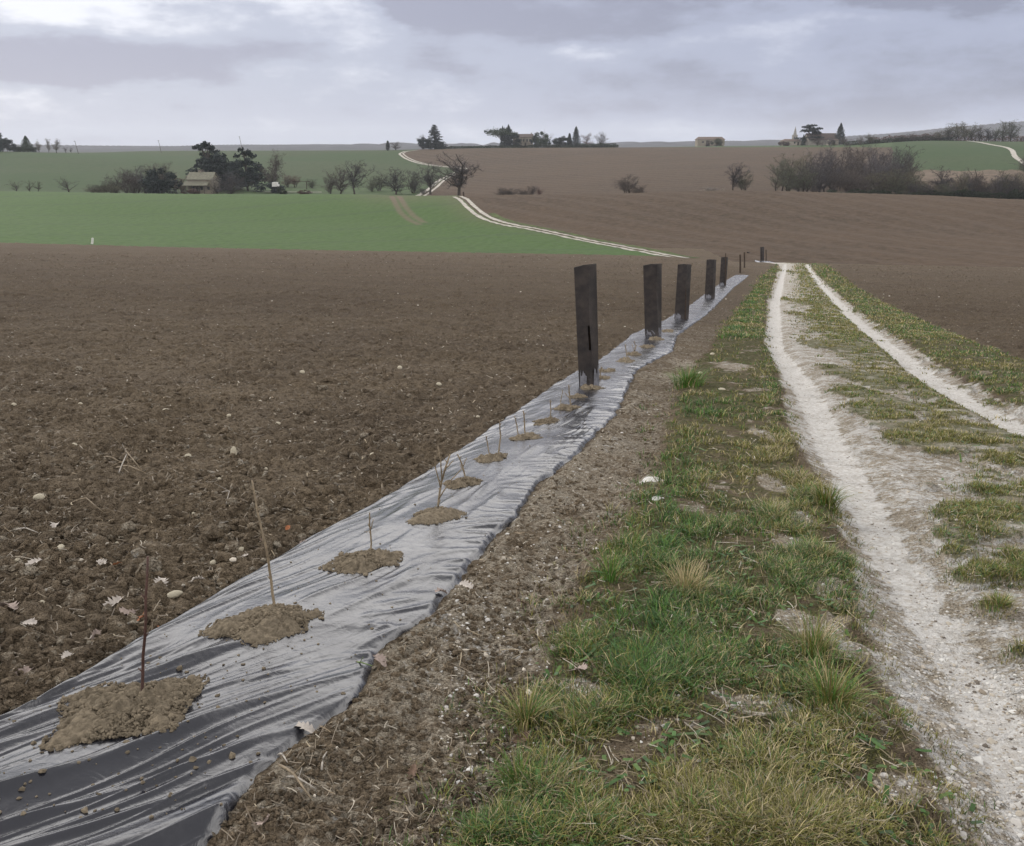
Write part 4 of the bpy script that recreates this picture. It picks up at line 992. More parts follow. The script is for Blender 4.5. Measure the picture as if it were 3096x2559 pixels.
M['stone'] = mat('pale_limestone', (.42, .38, .29), .85, .2, var(30, .2, .002))
def stone_mesh(seed):
    b_ = np.random.default_rng(seed); V = ICO.copy(); F2 = []; V = list(map(tuple, V)); cache = {}
    def mid(a, b):
        k = (min(a, b), max(a, b))
        if k not in cache:
            v = Vector(V[a]) + Vector(V[b]); V.append(tuple(v.normalized())); cache[k] = len(V) - 1
        return cache[k]
    for a, b, c in ICF:
        ab, bc, ca = mid(a, b), mid(b, c), mid(c, a); F2 += [(a, ab, ca), (b, bc, ab), (c, ca, bc), (ab, bc, ca)]
    V = np.array(V); V = V * (1 + .28 * fbm(V[:, 0] * 1.0 + seed, V[:, 1] + V[:, 2], 1.3, 3, .6, seed))[:, None]
    return V, np.array(F2)
STONES = [(480, 938, .030, (.7, .6, 1.3), 'tall cream coloured stone standing out of the ploughed soil'), (153, 922, .022, (1.2, 1, .8), None), (81, 1029, .024, (1.2, 1, .8), None), (126, 1130, .022, (1.3, .9, .8), None),
 (360, 1231, .020, (1.5, .9, .7), 'flat yellowish stone right of the pale curled leaf'), (36, 1149, .012, (1, 1, .8), None), (450, 984, .011, (1, 1, .8), None), (399, 1055, .014, (1, 1, .8), None), (492, 1132, .017, (1.2, 1, .8), None),
 (545, 961, .013, (1, 1, .8), None), (657, 1101, .015, (1.2, 1, .8), None), (386, 937, .018, (1.3, 1, .8), None), (87, 1238, .010, (1, 1, .8), None), (239, 1112, .009, (1, 1, .8), None), (147, 1148, .011, (1, 1, .8), None), (437, 1158, .014, (1, 1, .8), None),
 (963, 1578, .010, (1.1, 1, .9), 'round white pebble on the bare soil at the bottom, with a twig beside it'), (12, 1340, .007, (1, 1, .8), None), (765, 936, .020, (1.2, 1, .8), 'yellowish stone on the soil left of the sixth sapling'), (545, 1045, .016, (1, 1, .8), None), (900, 790, .03, (1, 1, .8), None),
 (570, 870, .022, (1, 1, .7), None), (470, 857, .018, (1, 1, .8), None), (340, 845, .03, (1.4, 1, .7), None), (165, 830, .022, (1, 1, .8), None), (30, 835, .02, (1, 1, .8), None), (700, 905, .016, (1, 1, .8), None), (620, 765, .03, (1, 1, .8), None), (980, 860, .016, (1, 1, .8), None), (820, 758, .03, (1.2, 1, .8), None),
 (1460, 735, .03, (1.4, 1, .6), 'flat pale stone in the grass level with the second tree guard'), (1335, 1000, .05, (1.0, 1.3, .14), 'bright white chalk lump at the left edge of the verge'), (1345, 1042, .025, (1.5, 1, .2), 'smaller white chalk lump just below the bright one'),
 (1480, 810, .03, (1.3, 1, .5), None), (1435, 775, .03, (1.3, 1, .5), None), (615, 1075, .012, (1, 1, .8), None), (790, 1030, .012, (1, 1, .8), None)]
sm_ = [stone_mesh(k) for k in range(5)]
for k, (px, py, r_, sc, lb) in enumerate(STONES):
    x, y = hit(px, py); V, Q = sm_[k % 5]
    o = mesh('stone', V, Q, M['stone'] if 'white' not in (lb or '') else M['white'], None, True, loc=(x, y, float(zg(x, y)) + r_ * sc[2] * .5))
    o.scale = tuple(r_ * v for v in sc); o.rotation_euler = (0, 0, k * 1.7)
    tag(o, lb or 'small cream limestone pebble lying on the soil among many alike', 'stone', 'pale stones scattered over the soil')
TW = [((395, 1205), (437, 1193), .003, 'pale', 'straight bleached stick on the soil near the small pale leaf'), ((215, 1220), (245, 1230), .003, 'pale', 'short bleached stick above the bleached curled leaf'), ((455, 1010), (462, 1045), .0025, 'pale', 'curved pale twig on the soil left of the second sapling'),
      ((240, 962), (300, 975), .006, 'twig', 'thick dark twig at the foot of the branch debris heap'), ((262, 925), (292, 972), .005, 'twig', 'dark branched twig slanting across the debris heap'), ((225, 958), (285, 950), .004, 'twig', 'grey twig lying through the debris heap'), ((244, 972), (260, 940), .004, 'pale', 'pale root piece sticking out of the debris heap'), ((212, 938), (262, 955), .004, 'twig', 'long thin twig at the upper left of the debris heap'),
      ((150, 1035), (215, 1065), .003, 'twig', 'long thin dark twig lying on the ploughed soil'), ((0, 1100), (33, 1082), .005, 'twig', 'dark stick entering at the left picture edge'), ((30, 1093), (80, 1105), .004, 'pale', 'bent grey root on the soil at the left'),
      ((575, 1590), (640, 1665), .004, 'twig', 'dark bent twig hanging over the right film edge at the bottom'), ((572, 1560), (592, 1595), .003, 'pale', 'pale stalk leaning on the film edge at the bottom'), ((660, 1590), (672, 1560), .003, 'pale', 'curved pale root in the rough soil'), ((590, 1610), (650, 1640), .003, 'pale', 'thin pale root under the dark bent twig'),
      ((700, 1350), (765, 1385), .003, 'green', 'green grass stalk lying across the right edge of the film'), ((120, 1530), (190, 1545), .003, 'twig', 'short dark twig lying on the ploughed soil by the film'), ((20, 1395), (30, 1372), .003, 'twig', 'thin twig above the pale leaf'), ((430, 1095), (470, 1075), .003, 'pale', 'pale stick on the soil above the film')]
M['green'] = mat('green_stalk', (.12, .17, .06), .6, .3)
for k, (a, b, r_, c, lb) in enumerate(TW):
    if a == (120, 1530): continue
    xa, ya = hit(*a); xb, yb = hit(*b); za, zb_ = float(zg(xa, ya)), float(zg(xb, yb)); lift = .012
    if c == 'green' or a[0] in (575, 572): lift = .03
    A = Vector((0, 0, lift * .4)); B = Vector((xb - xa, yb - ya, zb_ - za + lift)); r = random.Random(k); Mi = A.lerp(B, .5) + Vector((r.uniform(-1, 1), r.uniform(-1, 1), 1.3)) * B.length * .08
    m_ = MB(); m_.tube([A, A.lerp(Mi, .5) + Vector((0, 0, .003)), Mi, Mi.lerp(B, .5), B], [r_, r_ * .9, r_ * .8, r_ * .65, r_ * .35], 6)
    tt_ = Mi + Vector((r.uniform(-.5, .5), r.uniform(-.5, .5), .5)) * B.length * .35
    if B.length > .08: m_.tube([Mi, tt_], [r_ * .5, r_ * .25], 5)
    tag(m_.build('twig', M.get('twig_' + c, M.get(c)), None, True, (xa, ya, za)), lb, 'twig')

# ------------------------------------------------------------------ trees
def segs_tubes(segs, n):
    """segs: rows p0(3) p1(3) r0 r1 -> tapered tubes"""
    s_ = np.array(segs); p0, p1, r0, r1 = s_[:, :3], s_[:, 3:6], s_[:, 6], s_[:, 7]
    d = p1 - p0; d /= np.linalg.norm(d, axis=1)[:, None] + 1e-9
    ref = np.where(np.abs(d[:, 2:3]) > .9, np.array([[1., 0, 0]]), np.array([[0, 0, 1.]]))
    a = np.cross(d, ref); a /= np.linalg.norm(a, axis=1)[:, None] + 1e-9; b = np.cross(d, a)
    m_ = len(s_); V = np.zeros((m_, 2 * n, 3))
    for k in range(n):
        t = 2 * math.pi * k / n; o = a * math.cos(t) + b * math.sin(t)
        V[:, k] = p0 + o * r0[:, None]; V[:, n + k] = p1 + o * r1[:, None]
    base = np.arange(m_)[:, None] * 2 * n
    Q = np.vstack([np.hstack([base + k, base + (k + 1) % n, base + n + (k + 1) % n, base + n + k]) for k in range(n)])
    return V.reshape(-1, 3), Q
STY = {  # envelope: centre height, half height, radius; trunk radius; stems; limb counts
 'oak': dict(cz=.60, hz=.40, R=.44, r=.026, stems=1, n=(22, 9, 8), base=(.20, .52)),
 'upright': dict(cz=.60, hz=.42, R=.24, r=.018, stems=1, n=(22, 9, 8), base=(.15, .7)),
 'thicket': dict(cz=.50, hz=.50, R=.38, r=.010, stems=7, n=(30, 9, 8), base=(0, .35)),
 'dome': dict(cz=.54, hz=.46, R=.46, r=.020, stems=1, n=(28, 9, 8), base=(.10, .4)),
 'orchard': dict(cz=.60, hz=.40, R=.50, r=.030, stems=1, n=(13, 7, 6), base=(.22, .42)),
}
def bare_meshes(style, seed):
    st = STY[style]; g = np.random.default_rng(seed); big = []; tw = []
    def curve(p, q, r0, r1, n, out, sag):
        p, q = np.array(p, float), np.array(q, float); L = np.linalg.norm(q - p); mid = (p + q) / 2 + np.array([*(g.normal(0, .10, 2) * L), sag * L])
        ts = np.linspace(0, 1, n + 1); pts = [(1 - t) ** 2 * p + 2 * t * (1 - t) * mid + t * t * q + (g.normal(0, .025, 3) * L if 0 < t < 1 else 0) for t in ts]
        rs = [r0 + (r1 - r0) * t for t in ts]
        for k in range(n): out.append((*pts[k], *pts[k + 1], rs[k], rs[k + 1]))
        return pts, rs
    trunks = []
    for k in range(st['stems']):
        a = g.random() * 6.28; o = np.array([math.cos(a), math.sin(a), 0]) * (.06 if st['stems'] > 1 else 0)
        top = np.array([*(g.normal(0, .03, 2) + o[:2] * g.uniform(1, 5)), st['cz'] + st['hz'] * g.uniform(.2, .75)])
        trunks.append(curve(o * .5 + np.array([0, 0, -.03]), top, st['r'] * g.uniform(.8, 1.2), st['r'] * .22, 7, big, 0))
    lump = g.normal(size=(6, 3)); lump /= np.linalg.norm(lump, axis=1)[:, None]
    for i in range(st['n'][0]):
        v = g.normal(size=3); v /= np.linalg.norm(v); v *= g.random() ** .28 * (.72 + .32 * max(0, (lump @ v).max()))
        q = np.array([v[0] * st['R'], v[1] * st['R'], st['cz'] + v[2] * st['hz']])
        pts, rs = trunks[g.integers(len(trunks))]; zt = np.array([p[2] for p in pts]); want = min(max(st['base'][0], q[2] * g.uniform(.3, .75)), zt.max() * .98)
        want = max(want, st['base'][0]) if q[2] > want else max(min(q[2] + .05, want), .05); k = int(np.argmin(abs(zt - want))); k = max(k, 1) if st['stems'] == 1 else k
        b, rb = curve(pts[k], q, rs[k] * g.uniform(.32, .52), .0035, 6, big, .10)
        for _ in range(st['n'][1]):
            t = g.integers(1, 7); e = g.normal(size=3) * [1, 1, .8]; e /= np.linalg.norm(e); q2 = b[t] + e * g.uniform(.06, .17) + [0, 0, .03]
            c, rc = curve(b[t], q2, min(rb[t] * .6, .0045), .0018, 3, tw, .08)
            for _ in range(st['n'][2]):
                u = g.integers(1, 4); e = g.normal(size=3); e /= np.linalg.norm(e); q3 = c[u] + e * g.uniform(.025, .075) + [0, 0, .018]
                tw.append((*c[u], *q3, .0016, .0011))
    A = np.array(big + tw); top = np.percentile(np.maximum(A[:, 2], A[:, 5]), 99.7); sc = 1 / top
    def norm(L):
        B = np.array(L) * sc; B[:, 2] = np.maximum(B[:, 2], -.03); B[:, 5] = np.maximum(B[:, 5], -.03); B[:, 6:] = np.maximum(B[:, 6:], .0011); return B
    out = []
    for L, nm, n in ((big, 'trunk', 5), (tw, 'crown', 3)):
        V, Q = segs_tubes(norm(L), n); o = mesh(nm, V, Q, M['stake']); out.append(o.data); bpy.data.objects.remove(o)
    wd = np.percentile(np.hypot(A[:, 3], A[:, 4]), 96) * sc
    return out, wd
M['bark'] = mat('bare_bark', (.062, .052, .045), .9, .1, var(.8, .25, objrand=.15))
TW_C = {'brown': (.085, .072, .064), 'purple': (.080, .074, .078), 'olive': (.108, .100, .068), 'dark': (.060, .056, .058), 'red': (.135, .088, .076), 'pale': (.17, .155, .14), 'mossy': (.085, .090, .062)}
for k, c in TW_C.items(): M['tw_' + k] = mat(k + '_twigs', c, .9, .1, var(.3, .15, objrand=.2))
VAR = {}
def bare(style, px, base_dist, top, label, tint='brown', width=None, group=None, seed=0, dx=0.0, basepy=None):
    key = (style, seed % 3)
    if key not in VAR: VAR[key] = bare_meshes(style, 100 + 17 * (seed % 3) + len(style) * 3)
    (tm, cm), wd = VAR[key]
    x, y, z = at(px, base_dist); H = S(top) * y - z
    root = empty('bare_tree', (x, y, z), (seed * 2.4) % 6.28); tag(root, label, 'tree', group)
    for nm, me, mt in (('trunk', tm, M['bark']), ('crown', cm, M['tw_' + tint])):
        o = bpy.data.objects.new(nm, me); COL.objects.link(o); o.parent = root; o.material_slots[0].link = 'OBJECT'; o.material_slots[0].material = mt
    sx = (width / 2 / F * y) / (wd * 1.0) if width else H * .95
    root.scale = (sx, sx, H); return root

def leaf_cloud(P_, size, flat=.5, seed=0):
    g = np.random.default_rng(seed); n = len(P_)
    a = g.normal(size=(n, 3)); a[:, 2] *= flat; a /= np.linalg.norm(a, axis=1)[:, None]
    b = g.normal(size=(n, 3)); b[:, 2] *= flat; b -= a * (a * b).sum(1)[:, None]; b /= np.linalg.norm(b, axis=1)[:, None] + 1e-6
    s1 = size * g.uniform(.5, 1.4, (n, 1)); s2 = s1 * g.uniform(.35, .8, (n, 1))
    V = np.stack([P_ - a * s1, P_ + b * s2, P_ + a * s1 * g.uniform(.6, 1, (n, 1)), P_ - b * s2], 1).reshape(-1, 3)
    return V, np.arange(4 * n).reshape(-1, 4)
def ever_points(kind, seed):
    g = np.random.default_rng(seed); P_ = []; tr = []
    if kind == 'spire':                                              # tiered conifer with separate drooping branches
        for z in np.arange(.06, .97, .028):
            R = .30 * (1 - z) ** .85 + .012
            for k in range(7):
                a = g.random() * 6.28; L = R * g.uniform(.6, 1.15); n = int(8 + 60 * L / .3); t = g.random(n) ** .7
                dr = -.10 * t + .05 * t ** 2
                P_.append(np.stack([np.cos(a) * L * t + g.normal(0, .012, n), np.sin(a) * L * t + g.normal(0, .012, n), z + dr * L / .3 + g.normal(0, .006, n)], 1))
        size = .017
    elif kind == 'cypress':
        n = 2600; z = g.random(n) ** .8; R = .085 * np.sin(np.pi * np.clip(z * .86 + .12, 0, 1)) ** .7 * (1 - z * .35); a = g.random(n) * 6.28; q = np.sqrt(g.random(n)) * (.85 + .3 * g.random(n))
        P_.append(np.stack([np.cos(a) * R * q, np.sin(a) * R * q, .03 + z * .97], 1)); size = .018
    elif kind == 'cone':
        n = 4200; z = g.random(n) ** 1.3; a = g.random(n) * 6.28; R = .36 * (1 - z) ** .75 * (1 + .18 * np.sin(a * 5 + z * 14) + .12 * np.sin(a * 9 - z * 30)); q = np.sqrt(g.random(n))
        P_.append(np.stack([np.cos(a) * R * q, np.sin(a) * R * q, .03 + z * .97], 1)); size = .024
    elif kind in ('cedar', 'umbrella'):
        m_ = 26 if kind == 'cedar' else 16
        for k in range(m_):
            if kind == 'cedar': z = g.uniform(.22, 1.0); R = .48 * (1.06 - z) ** .38 * g.uniform(.3, 1); rad = g.uniform(.10, .22) * (1.15 - .45 * z); th = .028
            else: z = g.uniform(.62, .93); R = .62 * g.random() ** .6 * (1.12 - (z - .62)); rad = g.uniform(.14, .24); th = .08
            a = g.random() * 6.28; n = 190; q = np.sqrt(g.random(n)) * rad; b_ = g.random(n) * 6.28; cx, cy = np.cos(a) * R, np.sin(a) * R
            P_.append(np.stack([cx + np.cos(b_) * q, cy + np.sin(b_) * q, z + g.normal(0, th, n) * (1 - (q / rad) ** 2 * .7) + .02 * np.sin(b_ * 3)], 1))
            tr.append((0, 0, max(z - .30, .15), cx * .8, cy * .8, z - .01, .014, .006))
        size = .028
    else:                                                            # bush: uneven cluster of leafy clumps
        for k in range(22):
            a = g.random() * 6.28; R = .40 * math.sqrt(g.random()); z = g.uniform(.12, .86) * (1 - (R / .62) ** 2); rad = g.uniform(.10, .2); n = 190
            v = g.normal(size=(n, 3)); v /= np.linalg.norm(v, axis=1)[:, None]; v *= rad * g.random((n, 1)) ** .45
            P_.append(v + np.array([np.cos(a) * R, np.sin(a) * R, max(z, .1)]))
        size = .032
    P_ = np.vstack(P_); P_[:, 2] = np.maximum(P_[:, 2], 0); P_[:, 2] /= np.percentile(P_[:, 2], 99.7)
    tr.append((0, 0, -.04, 0, 0, .5, .022 if kind != 'bush' else .012, .014)); tr.append((0, 0, .5, .004, 0, .9, .014, .004))
    return P_, size, tr
for nm, c in (('needle', (.022, .034, .024)), ('needle_blue', (.030, .040, .038)), ('pine', (.040, .058, .030)), ('ivy', (.032, .042, .024)), ('olivebush', (.075, .08, .048)), ('redbush', (.11, .072, .06))):
    M[nm] = mat(nm + '_foliage', c, .8, .15, var(.5, .35, objrand=.12))
EV = {}
def ever(kind, px, dist, top, width, label, foliage='needle', name=None, cat='tree', group=None, seed=0, base=None):
    key = (kind, seed % 3)
    if key not in EV:
        P_, size, tr = ever_points(kind, 50 + seed % 3 * 11 + len(kind)); V, Q = leaf_cloud(P_, size, .45 if kind in ('cedar', 'spire') else .9, seed)
        o = mesh('crown', V, Q, M['needle']); cm = o.data; bpy.data.objects.remove(o)
        V, Q = segs_tubes(tr, 5); o = mesh('trunk', V, Q, M['bark']); tm = o.data; bpy.data.objects.remove(o)
        EV[key] = (tm, cm, np.percentile(np.abs(P_[:, 0]), 98))
    tm, cm, wd = EV[key]; x, y, z = at(px, dist)
    if base is not None: z = S(base) * y
    H = S(top) * y - z
    root = empty(name or {'spire': 'conifer', 'cypress': 'cypress', 'cone': 'conifer', 'cedar': 'cedar', 'umbrella': 'umbrella_pine', 'bush': 'evergreen_bush'}[kind], (x, y, z), (seed * 1.9) % 6.28); tag(root, label, cat, group)
    for nm, me, mt in (('trunk', tm, M['bark']), ('crown', cm, M[foliage])):
        o = bpy.data.objects.new(nm, me); COL.objects.link(o); o.parent = root; o.material_slots[0].link = 'OBJECT'; o.material_slots[0].material = mt
    s_ = width / 2 / F * y / wd; root.scale = (s_, s_, H); return root
# left ridge
ever('bush', 2, 632, 272, 48, 'big rounded evergreen tree at the left picture edge on the ridge', 'needle_blue', 'evergreen_tree', seed=0)
ever('bush', 29, 636, 284, 30, 'evergreen tree just right of the one at the left picture edge', 'needle_blue', 'evergreen_tree', seed=1)
ever('cone', 69, 640, 279, 24, 'pointed bushy evergreen on the left part of the ridge', 'pine', seed=0)
for k, (a, b, c) in enumerate([(46, 301, 26), (60, 301, 26), (76, 301, 26)]): ever('bush', a, 640, b, c, ['low dark hedge bush between the left evergreens', 'low dark hedge bush under the pointed evergreen', 'low dark hedge bush right of the pointed evergreen'][k], 'ivy', 'hedge_bush', 'bush', seed=k)
bare('upright', 91, 640, 286, 'thin bare tree right of the pointed evergreen on the left ridge', 'pale', 16, seed=0)
bare('upright', 112, 640, 284, 'slim bare tree, left one of two close together on the left ridge', 'pale', 12, seed=1)
bare('upright', 128, 641, 284, 'round headed bare tree, right one of two close together on the left ridge', 'pale', 20, seed=2)
bare('orchard', 146, 642, 300, 'tiny dark bare tree on the left ridge next to the first pole', 'dark', 12, seed=0)
bare('orchard', 157, 642, 302, 'even smaller bare tree just left of the first pole', 'dark', 12, seed=1)
def pole(px, dist, top, dxt, label):
    x, y, z = at(px, dist); H = S(top) * y - z; r = .16; dx = dxt / F * y
    root = empty('utility_pole', (x, y, z)); tag(root, label, 'utility pole', 'wooden poles along the left ridge')
    m_ = MB(); m_.tube([(0, 0, -.5), (dx * .5, 0, H * .5), (dx, 0, H)], [r * 1.2, r, r * .8], 7); m_.build('pole', M['stake'], root)
    m_ = MB(); m_.box(dx - .7, dx + .7, -.08, .08, H - .5, H - .36); m_.build('crossarm', M['stake'], root)
pole(172, 640, 289, -4.5, 'leftmost of the three leaning wooden poles on the ridge')
pole(340, 700, 288, -3.5, 'middle of the three leaning wooden poles, alone against the sky')
pole(505, 740, 280, -4.5, 'rightmost and tallest leaning pole, rising behind the dark cedars')
# orchard row and thicket left of the farmhouse
for k, (px, tp, wd_, lb) in enumerate([(34, 369, 36, 'small bare orchard tree nearest the left picture edge'), (62, 370, 30, 'small bare orchard tree second from the left'), (80, 370, 26, 'small bare orchard tree third from the left, close to its neighbour'), (138, 362, 46, 'larger bare orchard tree standing alone left of the thicket')]):
    bare('orchard', px, 335, tp, lb, ['mossy', 'mossy', 'mossy', 'dark'][k], wd_, seed=k)
G1 = 'bare trees of the thicket left of the farmhouse'
for k, (px, d, tp, wd_, ti) in enumerate([(190, 345, 378, 34, 'mossy'), (215, 345, 372, 40, 'mossy'), (238, 350, 358, 46, 'brown'), (258, 345, 345, 50, 'brown'), (280, 352, 340, 50, 'purple'), (298, 345, 352, 46, 'purple'), (318, 360, 333, 50, 'brown'), (340, 362, 334, 46, 'brown'), (272, 340, 362, 50, 'brown'), (310, 342, 365, 46, 'dark'), (362, 352, 358, 34, 'red'), (375, 358, 362, 30, 'red'), (205, 342, 384, 50, 'olive'), (235, 340, 378, 46, 'olive')]):
    bare('thicket', px, d, tp, 'hazy bare tree in the brown thicket left of the farmhouse' if ti not in ('red',) else 'reddish bare tree between the thicket and the farmhouse', ti, wd_, G1 if ti != 'red' else 'reddish bare trees beside the farmhouse', seed=k)
ever('bush', 332, 338, 347, 62, 'dark evergreen clump in front of the thicket left of the farmhouse', 'needle_blue', 'evergreen_tree', seed=2)
ever('cone', 322, 340, 346, 26, 'dark pointed evergreen beside the evergreen clump left of the farmhouse', 'needle_blue', seed=1)
# cedars behind the farmhouse
ever('cedar', 434, 385, 292, 66, 'great dark layered cedar behind the farmhouse', 'needle_blue', seed=0)
ever('bush', 440, 380, 318, 76, 'dense dark evergreen filling the foot of the great cedar', 'needle_blue', 'evergreen_tree', seed=0)
ever('bush', 468, 383, 326, 60, 'dark evergreen between the two cedars', 'needle_blue', 'evergreen_tree', seed=1)
ever('cedar', 508, 375, 305, 60, 'second dark cedar right of the great one, in front of the pole', 'needle_blue', seed=1)
ever('bush', 510, 372, 326, 66, 'dense dark evergreen at the foot of the second cedar', 'needle_blue', 'evergreen_tree', seed=2)
ever('bush', 558, 360, 373, 44, 'low dark bush left of the white van', 'needle_blue', seed=0, cat='bush')
bare('upright', 562, 365, 308, 'tall slender bare tree behind the white van', 'brown', 52, seed=2)
ever('bush', 392, 338, 388, 30, 'low brown shrub before the left corner of the lichened farmhouse', 'redbush', seed=0, cat='bush')
bare('dome', 446, 338, 366, 'small bare tree close to the right wall of the lichened farmhouse', 'brown', 40, seed=2)
bare('dome', 472, 335, 352, 'broad round bare tree in front of the farmhouse', 'purple', 92, seed=1)
for k, (px, d, tp, wd_, ti, lb) in enumerate([(590, 400, 358, 34, 'red', 'reddish bush right of the white van'), (606, 400, 360, 28, 'red', 'second reddish bush, right of the first beyond the van'), (640, 395, 366, 26, 'mossy', 'sparse mossy bush in the pasture beyond the van'), (676, 355, 360, 36, 'brown', 'low brown bush left of the prominent bare tree'),
     (698, 352, 340, 66, 'brown', 'wide hazy bare tree directly left of the prominent bare tree'), (762, 370, 366, 30, 'mossy', 'low bush right of the prominent bare tree'), (778, 372, 358, 38, 'mossy', 'mossy bush between the prominent tree and the round hazy tree'), (812, 345, 343, 78, 'dark', 'round hazy bare tree right of the mossy bush'), (848, 352, 347, 44, 'dark', 'dark bare tree just left of the far track'), (868, 345, 385, 30, 'dark', 'low scrub at the foot of the trees by the far track')]):
    bare('thicket' if k not in (4, 7) else 'dome', px, d, tp, lb, ti, wd_, seed=k)
bare('oak', 727, 345, 328, 'prominent well shaped bare tree in the middle of the valley hedge', 'dark', 66, seed=0)
bare('oak', 884, 340, 333, 'forked bare tree standing left of the far track', 'dark', 60, seed=1)
bare('oak', 936, 262, 314, 'largest bare tree, beside the bend of the far track', 'dark', 92, seed=2)
ever('bush', 576, 345, 385, 22, 'small dark bush on the grass below the van', 'ivy', seed=1, cat='bush'); ever('bush', 625, 345, 390, 24, 'small brown bush right of the small dark one', 'redbush', seed=2, cat='bush')
# middle ridge
ever('cypress', 799, 722, 289, 7, 'slim dark cypress alone on the ridge left of the track bend', 'needle')
bare('dome', 815, 722, 291, 'small round bare tree next to the slim cypress', 'brown', 26, seed=0)
ever('spire', 894, 712, 257, 38, 'tall pointed spruce on the skyline above the far track', 'needle_blue', seed=0)
ever('bush', 872, 712, 283, 32, 'dark shrub mass at the left of the tall spruce', 'needle_blue', seed=1, cat='bush'); bare('dome', 868, 714, 276, 'bare round tree behind the shrubs left of the tall spruce', 'dark', 28, seed=1)
ever('bush', 893, 710, 290, 40, 'dark shrub mass under the tall spruce', 'needle_blue', seed=2, cat='bush')
def hedge(px0, px1, dist, top, h0, label, fol='ivy', seed=0):
    """one clipped or wild hedge row as a single leafy thing"""
    g = np.random.default_rng(seed); n = int(abs(px1 - px0) * 26); px = g.uniform(px0, px1, n); x = (px - 1050) / F * dist * 1.02 ; y = dist + g.normal(0, 1.2, n)
    z = T(x, y); topz = S(top) * dist; hh = h0 * (1 + .35 * perlin(x / 6, x * 0) + .2 * perlin(x / 2, x * 0 + 3)); q = g.random(n)
    P_ = np.stack([x, y, z + q * hh], 1); c = P_.mean(0); c[2] = z.mean()
    V, Q = leaf_cloud(P_ - c, .38, .8, seed)
    return tag(mesh('hedge', V, Q, M[fol], loc=tuple(c)), label, 'hedge')
hedge(905, 1052, 722, 300, 1.6, 'low dark hedge along the crest between the spruce and the umbrella pine')
hedge(1050, 1255, 728, 298, 1.9, 'low dark hedge in front of the crest farm'); hedge(1175, 1250, 730, 296, 3.0, 'taller dark hedge right of the pointed evergreen at the crest farm', seed=3)
hedge(1735, 2062, 655, 288, 4.0, 'long wild hedge along the right skyline above the green slope', 'redbush', 5); hedge(1690, 1900, 652, 288, 2.6, 'dark lower hedge by the skyline barn', 'ivy', 6)
ever('umbrella', 1028, 735, 262, 62, 'wide umbrella pine at the left of the crest farmhouse', 'pine', seed=0)
ever('bush', 1046, 730, 272, 40, 'dense dark evergreen hiding the left side of the crest farmhouse', 'needle_blue', 'evergreen_tree', seed=1)
ever('cone', 1043, 731, 256, 18, 'pointed tip of a dark conifer over the crest farm', 'needle_blue', seed=2); ever('cone', 1031, 733, 259, 12, 'smaller conifer tip left of the pointed one at the crest farm', 'needle_blue', seed=0)
ever('bush', 1095, 733, 276, 14, 'narrow dark evergreen right of the crest farmhouse', 'needle_blue', 'evergreen_tree', seed=0)
ever('bush', 1109, 733, 271, 30, 'rounded green tree right of the crest farmhouse', 'pine', 'evergreen_tree', seed=2); bare('dome', 1117, 738, 268, 'pale bare tree behind the rounded green tree on the crest', 'pale', 28, seed=2)
ever('bush', 1136, 733, 284, 24, 'low dark bush on the crest, left one of a pair', 'needle', seed=0, cat='bush'); ever('bush', 1155, 733, 280, 30, 'dark bush on the crest, right one of a pair', 'needle', seed=1, cat='bush')
ever('cypress', 1166, 732, 274, 8, 'thin dark cypress left of the broad pointed evergreen'); ever('cone', 1179, 732, 260, 20, 'broad pointed evergreen on the crest', 'needle_blue', seed=1)
bare('dome', 1201, 736, 273, 'bare tree with a reddish head right of the broad pointed evergreen', 'red', 30, seed=0); bare('dome', 1229, 736, 270, 'round bare tree at the right end of the crest farm', 'brown', 34, seed=1)
# small things on the brown slope
G2 = 'tawny bushes along the foot of the brown slope'
for k, (px, tp, wd_) in enumerate([(1028, 384, 36), (1046, 386, 34), (1072, 386, 34), (1090, 380, 28)]): bare('thicket', px, 285, tp, 'low tawny bush at the foot of the brown slope right of the far track', 'brown', wd_, G2, seed=k)
bare('dome', 1107, 285, 382, 'rounded rusty bush at the right end of the tawny bushes', 'red', 22, seed=2)
bare('thicket', 1283, 272, 357, 'many stemmed bare shrub in the middle of the brown slope', 'brown', 52, seed=1); bare('thicket', 1308, 272, 378, 'low scrub touching the many stemmed shrub', 'brown', 40, seed=2)
bare('thicket', 1455, 268, 384, 'low pale scrub left of the lone tree on the brown slope', 'pale', 50, seed=0)
bare('oak', 1503, 272, 333, 'lone dark bare tree on the brown slope left of the wood', 'dark', 54, seed=0); bare('thicket', 1522, 272, 352, 'leaning bare tree joined to the lone dark tree', 'mossy', 40, seed=1)
